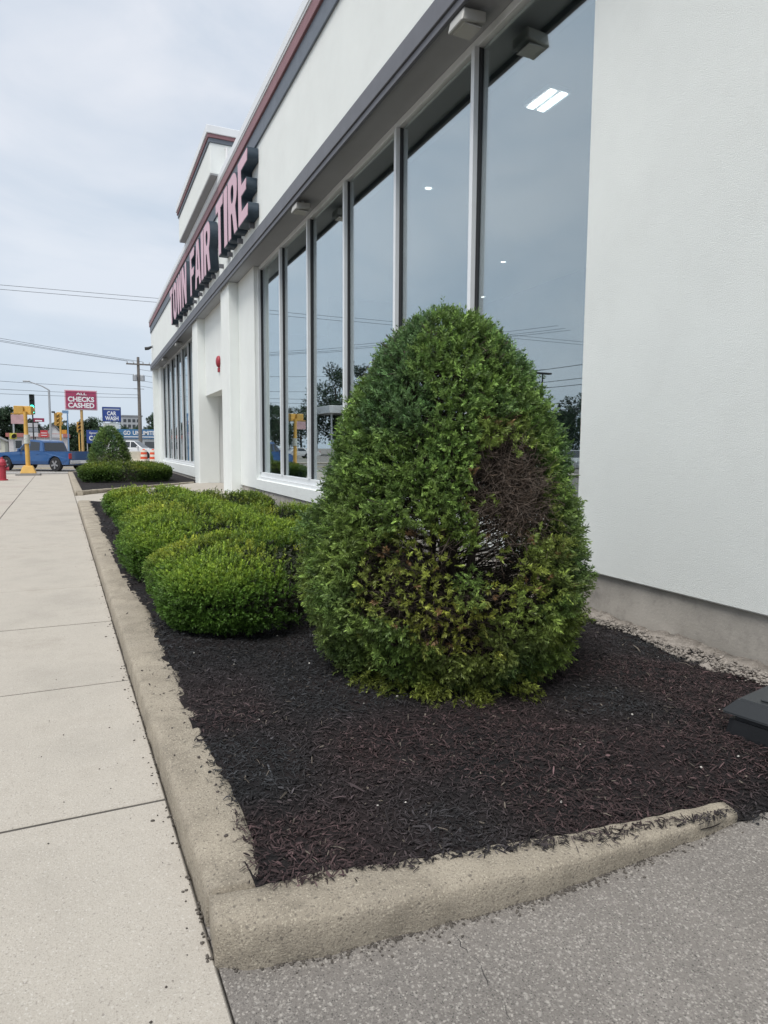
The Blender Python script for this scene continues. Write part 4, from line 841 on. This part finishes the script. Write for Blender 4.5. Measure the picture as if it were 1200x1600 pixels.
def vehicle(name, label, cat, loc, rz, pm, W, Ln, body, cab, wb, wr, cabw, panes, group=None, tail=True, bedbox=None):
    """front at -y. body/cab: profiles; wb: wheel y positions"""
    t = thing(name, label, cat, loc, rz, group)
    zb = wr * .95
    low = [body[0]]
    prof = []
    prof += [(-Ln / 2, .42)] if not body else []
    bottom = []
    for yc in sorted(wb): bottom += list(reversed(arch(yc, wr * 1.2, zb)))
    # profile runs: bottom front -> wheel arches -> bottom rear -> up and over the top
    pr = [(-Ln / 2 + .12, .36)] + [(y, max(z, .34)) for y, z in bottom] + [(Ln / 2 - .08, .38)] + body
    extr(pr, lambda z: W / 2 * np.interp(z, [.3, .55, .85, 1.3], [.95, 1.0, 1.0, .955])).build('body', pm, t, .025, 2)
    extr(cab, lambda z: np.interp(z, [cab[0][1], max(c[1] for c in cab)], [W / 2 * .945, cabw / 2])).build('cabin', pm, t, .03, 2)
    zt = max(c[1] for c in cab); zl = cab[0][1]
    wf = lambda z: np.interp(z, [zl, zt], [W / 2 * .945, cabw / 2])
    for p in panes['side']:
        for s in (-1, 1):
            n = len(p); v = [(s * (wf(z) + o_), y, z) for o_ in (-.02, .008) for y, z in p]
            G().add(v, [tuple(range(n)), tuple(range(2 * n - 1, n - 1, -1))] + [(i, n + i, n + (i + 1) % n, (i + 1) % n) for i in range(n)]).build('side_window', CARGLASS, t)
    for (y0, z0), (y1, z1) in panes['ends']:
        d = Vector((0, z1 - z0, -(y1 - y0))).normalized() * .01
        if (y0 + y1) < 0 and d.y > 0 or (y0 + y1) > 0 and d.y < 0: d = -d
        v = [(sx * (wf(z) - .10), y + k * d.y, z + k * d.z) for k in (-1.5, 1) for (y, z, sx) in ((y0, z0, -1), (y0, z0, 1), (y1, z1, 1), (y1, z1, -1))]
        G().add(v, [(0,1,2,3),(7,6,5,4),(0,4,5,1),(1,5,6,2),(2,6,7,3),(3,7,4,0)]).build('windscreen', CARGLASS, t)
    for yc in wb:
        for s in (-1, 1): wheel(t, s * (W / 2 - .13), yc, wr, .24, s)
    for yc in wb: G().box(-W / 2 + .28, W / 2 - .28, yc - wr * 1.1, yc + wr * 1.1, .3, .34 + wr).build('wheel_well', BLACK, t)
    hl = mat('headlamp', (.6, .62, .62), .15); tl = mat('tail_lamp', (.38, .015, .02), .25); zb_ = body[0][1]
    for s in (-1, 1):
        G().box(s * (W / 2 - .20) - .16, s * (W / 2 - .20) + .16, -Ln / 2 - .012, -Ln / 2 + .1, .68, .84).build('headlight', hl, t, .02)
        G().box(s * (W / 2 - .10) - .085, s * (W / 2 - .10) + .085, Ln / 2 - .08, Ln / 2 + .014, .72, 1.02).build('tail_light', tl, t, .02)
        G().box(s * (W / 2 + .09) - .09, s * (W / 2 + .09) + .09, cab[0][0] + .38, cab[0][0] + .50, zl + .02, zl + .2).build('mirror', pm, t, .03)
    G().box(-W / 2 * .97, W / 2 * .97, Ln / 2 - .03, Ln / 2 + .10, .44, .64).build('rear_bumper', RIM if cat == 'truck' else pm, t, .03)
    G().box(-W / 2 * .97, W / 2 * .97, -Ln / 2 - .08, -Ln / 2 + .05, .40, .62).build('front_bumper', pm if cat != 'truck' else RIM, t, .03)
    G().box(-.26, .26, Ln / 2 + .101, Ln / 2 + .112, .48, .62).build('number_plate', WHITE, t)
    for p in panes['side'][:3]:
        ym = max(q[0] for q in p) - .22
        for s in (-1, 1): G().box(s * W / 2 * .985 - .02, s * W / 2 * .985 + .02, ym, ym + .20, zl - .14, zl - .10).build('door_handle', pm, t)
    if bedbox:
        y0, y1, zf = bedbox; G().box(-W / 2 + .14, W / 2 - .14, y0, y1, zf - .01, zf + .012).build('bed_liner', BLACK, t)
    return t
# pickup: front -y
PB = [(2.90, .70), (2.92, 1.12), (.95, 1.12), (-.95, 1.10), (-2.55, 1.02), (-2.86, .90), (-2.92, .62)]
PC = [(-1.05, 1.08), (1.02, 1.10), (.86, 1.66), (.70, 1.74), (-.10, 1.78), (-.32, 1.75)]
PP = dict(side=[[(-.82, 1.16), (-.10, 1.16), (-.10, 1.68), (-.34, 1.66)], [(-.02, 1.16), (.72, 1.16), (.66, 1.62), (-.02, 1.68)]], ends=[((-1.02, 1.12), (-.36, 1.71)), ((1.01, 1.16), (.885, 1.60))])
trk = vehicle('pickup_truck', 'blue crew cab pickup truck turning through the intersection', 'truck', (-2.35, 42.9, -.03), R(226), paint('truck_blue', (.022, .085, .235)), 1.90, 5.84, PB, PC, (-1.80, 1.86), .40, 1.46, PP, bedbox=(1.15, 2.82, 1.12))
SB = [(2.40, .72), (2.42, 1.06), (-1.15, 1.04), (-2.15, .95), (-2.38, .80), (-2.42, .60)]
SC = [(-1.20, 1.02), (2.36, 1.04), (2.10, 1.62), (1.90, 1.72), (-.05, 1.74), (-.30, 1.71)]
SP = dict(side=[[(-.90, 1.10), (-.05, 1.10), (-.05, 1.64), (-.33, 1.62)], [(.03, 1.10), (.95, 1.10), (.95, 1.64), (.03, 1.64)], [(1.05, 1.10), (2.05, 1.10), (1.88, 1.60), (1.05, 1.64)]], ends=[((-1.14, 1.08), (-.36, 1.68)), ((2.32, 1.12), (2.13, 1.58))])
vehicle('parked_suv', 'white sport utility car beyond the far hedge and yew', 'car', (4.1, 68, .2), R(64), paint('suv_white', (.70, .71, .72)), 1.90, 4.84, SB, SC, (-1.45, 1.45), .36, 1.42, SP)
CB = [(2.28, .62), (2.30, .92), (1.5, .98), (-1.0, .95), (-2.05, .80), (-2.28, .62)]
CC = [(-1.10, .93), (1.75, .95), (.95, 1.40), (.75, 1.44), (-.05, 1.45), (-.25, 1.43)]
CP = dict(side=[[(-.72, .99), (.0, .99), (.0, 1.38), (-.25, 1.37)], [(.07, .99), (1.25, .99), (.85, 1.36), (.07, 1.38)]], ends=[((-1.02, .98), (-.30, 1.41)), ((1.66, .99), (1.0, 1.38))])
def sedan(label, loc, rz, c, nm): return vehicle('parked_car', label, 'car', loc, rz, paint(nm, c), 1.80, 4.58, CB, CC, (-1.38, 1.36), .33, 1.30, CP, 'cars reflected in the shop windows')
# traffic drums near the white car
for i, (x, y) in enumerate(((4.55, 62), (5.25, 61.2))):
    d = thing('traffic_drum', ['orange and white traffic drum next to the low barrier', 'orange and white traffic drum closest to the far shop corner'][i], 'traffic drum', (x, y, .08), 0, 'traffic drums')
    G().lathe([(.40, -.11), (.40, .0), (.31, .02)], n=16).build('foot', BLACK, d)
    for k in range(5): G().lathe([(.30 - .012 * k, .02 + k * .2), (.295 - .012 * k, .215 + k * .2)], n=16).build('band', mat('drum_orange', (.75, .10, .04), .5) if k % 2 else mat('drum_white', (.75, .70, .6), .5), d)
    G().box(-.10, .10, -.02, .02, 1.0, 1.10).build('handle', MATS['drum_orange'], d)
t = thing('road_barrier', 'low cream concrete barrier by the traffic drums', 'barrier', (3.35, 62.5, -.03)); G().add([(-.95,-.30,0),(.95,-.30,0),(.95,.30,0),(-.95,.30,0),(-.95,-.09,.98),(.95,-.09,.98),(.95,.09,.98),(-.95,.09,.98),(-.95,-.16,.35),(.95,-.16,.35),(.95,.16,.35),(-.95,.16,.35)], [(0,3,2,1),(4,5,6,7),(0,1,9,8),(8,9,5,4),(2,3,11,10),(10,11,7,6),(1,2,10,9),(9,10,6,5),(3,0,8,11),(11,8,4,7)]).build('block', mat('cream_concrete', (.55, .52, .42), .8, var=.1), t)
# road markings of the cross street
mk = mat('road_paint_white', (.62, .62, .60), .7, var=.1, vscale=5)
for y0 in (39.3, 40.4): struct(box(-9, 3.4, y0, y0 + .28, -.03, -.024).build('crosswalk_line', mk))
struct(box(-40, 40, 47.6, 47.72, -.03, -.024).build('lane_line', mat('road_paint_yellow', (.55, .40, .05), .7)))
struct(box(-40, 40, 47.9, 48.02, -.03, -.0245).build('lane_line', MATS['road_paint_yellow']))
kf = struct(box(-16, 30, 55.6, 55.8, -.1, .10).build('kerb', KERB)); struct(box(-16, 30, 55.8, 58.8, -.1, .09).build('pavement', CONC_B))

# ================================================================== trees
def tree(label, x, y, H, Rr, n, seed, c0=(.030, .058, .022), leaf=.26, group='trees beyond the street', trunk=.25, cat='tree', name='leafy_tree'):
    rng = np.random.default_rng(seed); t = thing(name, label, cat, (x, y, -.05), 0, group)
    nc = 26; cen = np.c_[rng.normal(0, .42, (nc, 2)) * Rr, rng.uniform(trunk, .92, nc) * H]; cr_ = Rr * rng.uniform(.26, .46, nc) * np.interp(cen[:, 2] / H, [trunk, .5, 1], [.9, 1.1, .6])
    i = rng.integers(0, nc, n); d = norm(rng.normal(size=(n, 3))); r_ = rng.beta(3, 1.2, n)
    P = cen[i] + d * (cr_[i] * r_)[:, None] * [1, 1, .8]; P[:, 2] = np.clip(P[:, 2], .1 * H if trunk > .1 else .2, H)
    c = np.array(c0) * rng.lognormal(0, .28, n)[:, None] * (1 + .5 * rng.uniform(-1, 1, (nc, 1))[i])
    foliage('crown', P, norm(d + [0, 0, .3]), leaf * 1.1 * np.ones(n), 5, leaf, leaf * .55, c, t)
    g = G().tube([(0, 0, 0), (.05 * Rr, 0, H * .35), (0, .04 * Rr, H * .8)], [H * .022 + .05, H * .016 + .03, .03], 8)
    g.build('trunk', BARK, t)
    g = G()
    for k in range(6): g.tube([(0, 0, H * (.25 + .08 * k)), tuple(cen[k] * .6 + np.array([0, 0, H * .1])), tuple(cen[k])], [H * .010 + .02, H * .006 + .01, .01], 6)
    g.build('limb', BARK, t)
    return t
T1 = 'tall dark green tree standing behind the signal posts at the left'
rr = random.Random(5)
for i, (x, y, h, r_) in enumerate(((-14.5, 118, 8.6, 3.4), (-11.6, 121, 7.6, 2.8), (-10.2, 124, 6.0, 2.4), (-18.5, 119, 9.4, 3.8))): tree(['tall dark tree directly behind the cream house', 'dark green tree between the cream house and the white gabled house', 'lowest dark tree beside the white gabled house', 'tallest dark tree at the end of the group by the cream house'][i], x, y, h, r_, 2600, 60 + i, (.032, .060, .030))
T2 = 'rounded green tree in the distant row across the intersection'
for i in range(26):
    x = -9 + i * 1.55 + rr.uniform(-.7, .7); y = 150 + rr.uniform(-8, 25)
    tree(T2, x, y, rr.uniform(4.6, 7.2) + (1.6 if x > 12 else 0), rr.uniform(2.2, 3.4), 1100, 100 + i, (.040, .072, .034), .34, 'distant tree row', .12)
# the far side of the main street, seen in the shop windows
T3 = 'street tree on the far side of the main road, mirrored in the shop glass'
TR = [(-42, 139, 20, 6.5), (-43, 118, 18.5, 6.5), (-40, 128, 12, 5), (-33, 146, 11, 5), (-32, 128, 10, 4.5), (-34, 160, 12, 5.5), (-35, 110, 6.5, 4), (-40, 59, 6.0, 3.4), (-41, 54, 7.4, 3.8), (-43, 48, 6.2, 3.5), (-42, 65, 5.2, 3.2), (-42, 73, 5.0, 3.4), (-42, 82, 6, 3.6), (-43, 92, 6, 3.6), (-40, 101, 6, 3.6), (-42, 40, 6, 3.4), (-43, 33, 5.6, 3.2)]
for i, (x, y, h, r_) in enumerate(TR): tree(T3, x, y, h, r_, 3000 if h > 11 else 1800, 200 + i, (.030, .056, .026), .34 if h > 11 else .26, 'trees across the main road')
for i, (loc, rz, c, nm, lb) in enumerate((((-20, 33.5, -.03), 8, (.60, .62, .63), 'silver_paint', 'silver sedan parked across the main road, mirrored in the glass'), ((-19.5, 44, -.03), 4, (.03, .035, .04), 'dark_paint', 'dark sedan parked across the main road, mirrored in the glass'),
        ((-18, 86, -.03), 92, (.62, .62, .62), 'white_paint_car', 'white sedan parked sideways across the main road, mirrored in the glass'), ((-19, 95, -.03), 88, (.35, .36, .38), 'grey_paint_car', 'grey sedan parked sideways across the main road, mirrored in the glass'),
        ((-18.5, 104, -.03), 90, (.55, .55, .56), 'pale_paint_car', 'pale sedan at the end of the lot, mirrored in the glass'))): sedan(lb, loc, R(rz), c, nm)
lp = thing('lot_lamp', 'tall parking lot lamp on a dark pole, mirrored in the near pane', 'street lamp', (-30, 49.5, -.03)); G().tube([(0, 0, 0), (0, 0, 8.3)], [.10, .07], 8).build('pole', BLACK, lp); G().box(-.9, .9, -.2, .2, 8.3, 8.45).build('lamp_head', BLACK, lp, .02)
cn = thing('station_canopy', 'white flat canopy on posts across the main road', 'canopy', (-37, 124, -.03)); G().box(-4, 4, -6, 6, 8.0, 9.4).build('roof', WHITE, cn, .05)
for sx in (-3, 3):
    for sy in (-4.5, 4.5): G().tube([(sx, sy, 0), (sx, sy, 8.0)], .18, 8).build('post', WHITE, cn)
W2 = 'overhead wire along the far side of the main road, mirrored in the glass'
for x, z in ((-36, 8.6), (-36, 8.0), (-37, 6.4), (-30, 5.2), (-36, 9.9)): wire(W2, (x, 10, z), (x, 75, z + .4), .5, .03); wire(W2, (x, 75, z + .4), (x, 150, z), .5, .03)
for y in (10, 75, 150):
    o = thing('utility_pole', 'wooden pole carrying wires along the far side of the main road', 'utility pole', (-36, y, -.03), 0, 'poles across the main road'); G().tube([(0, 0, 0), (0, 0, 10.6)], [.18, .12], 8).build('pole', WOOD, o); G().box(-1.1, 1.1, -.06, .06, 9.7, 9.84).build('crossarm', WOOD, o)
struct(box(-15.5, -15.3, -60, 38, -.1, .10).build('kerb', KERB)); struct(box(-17.5, -15.5, -60, 38, -.1, .09).build('pavement', CONC_B))
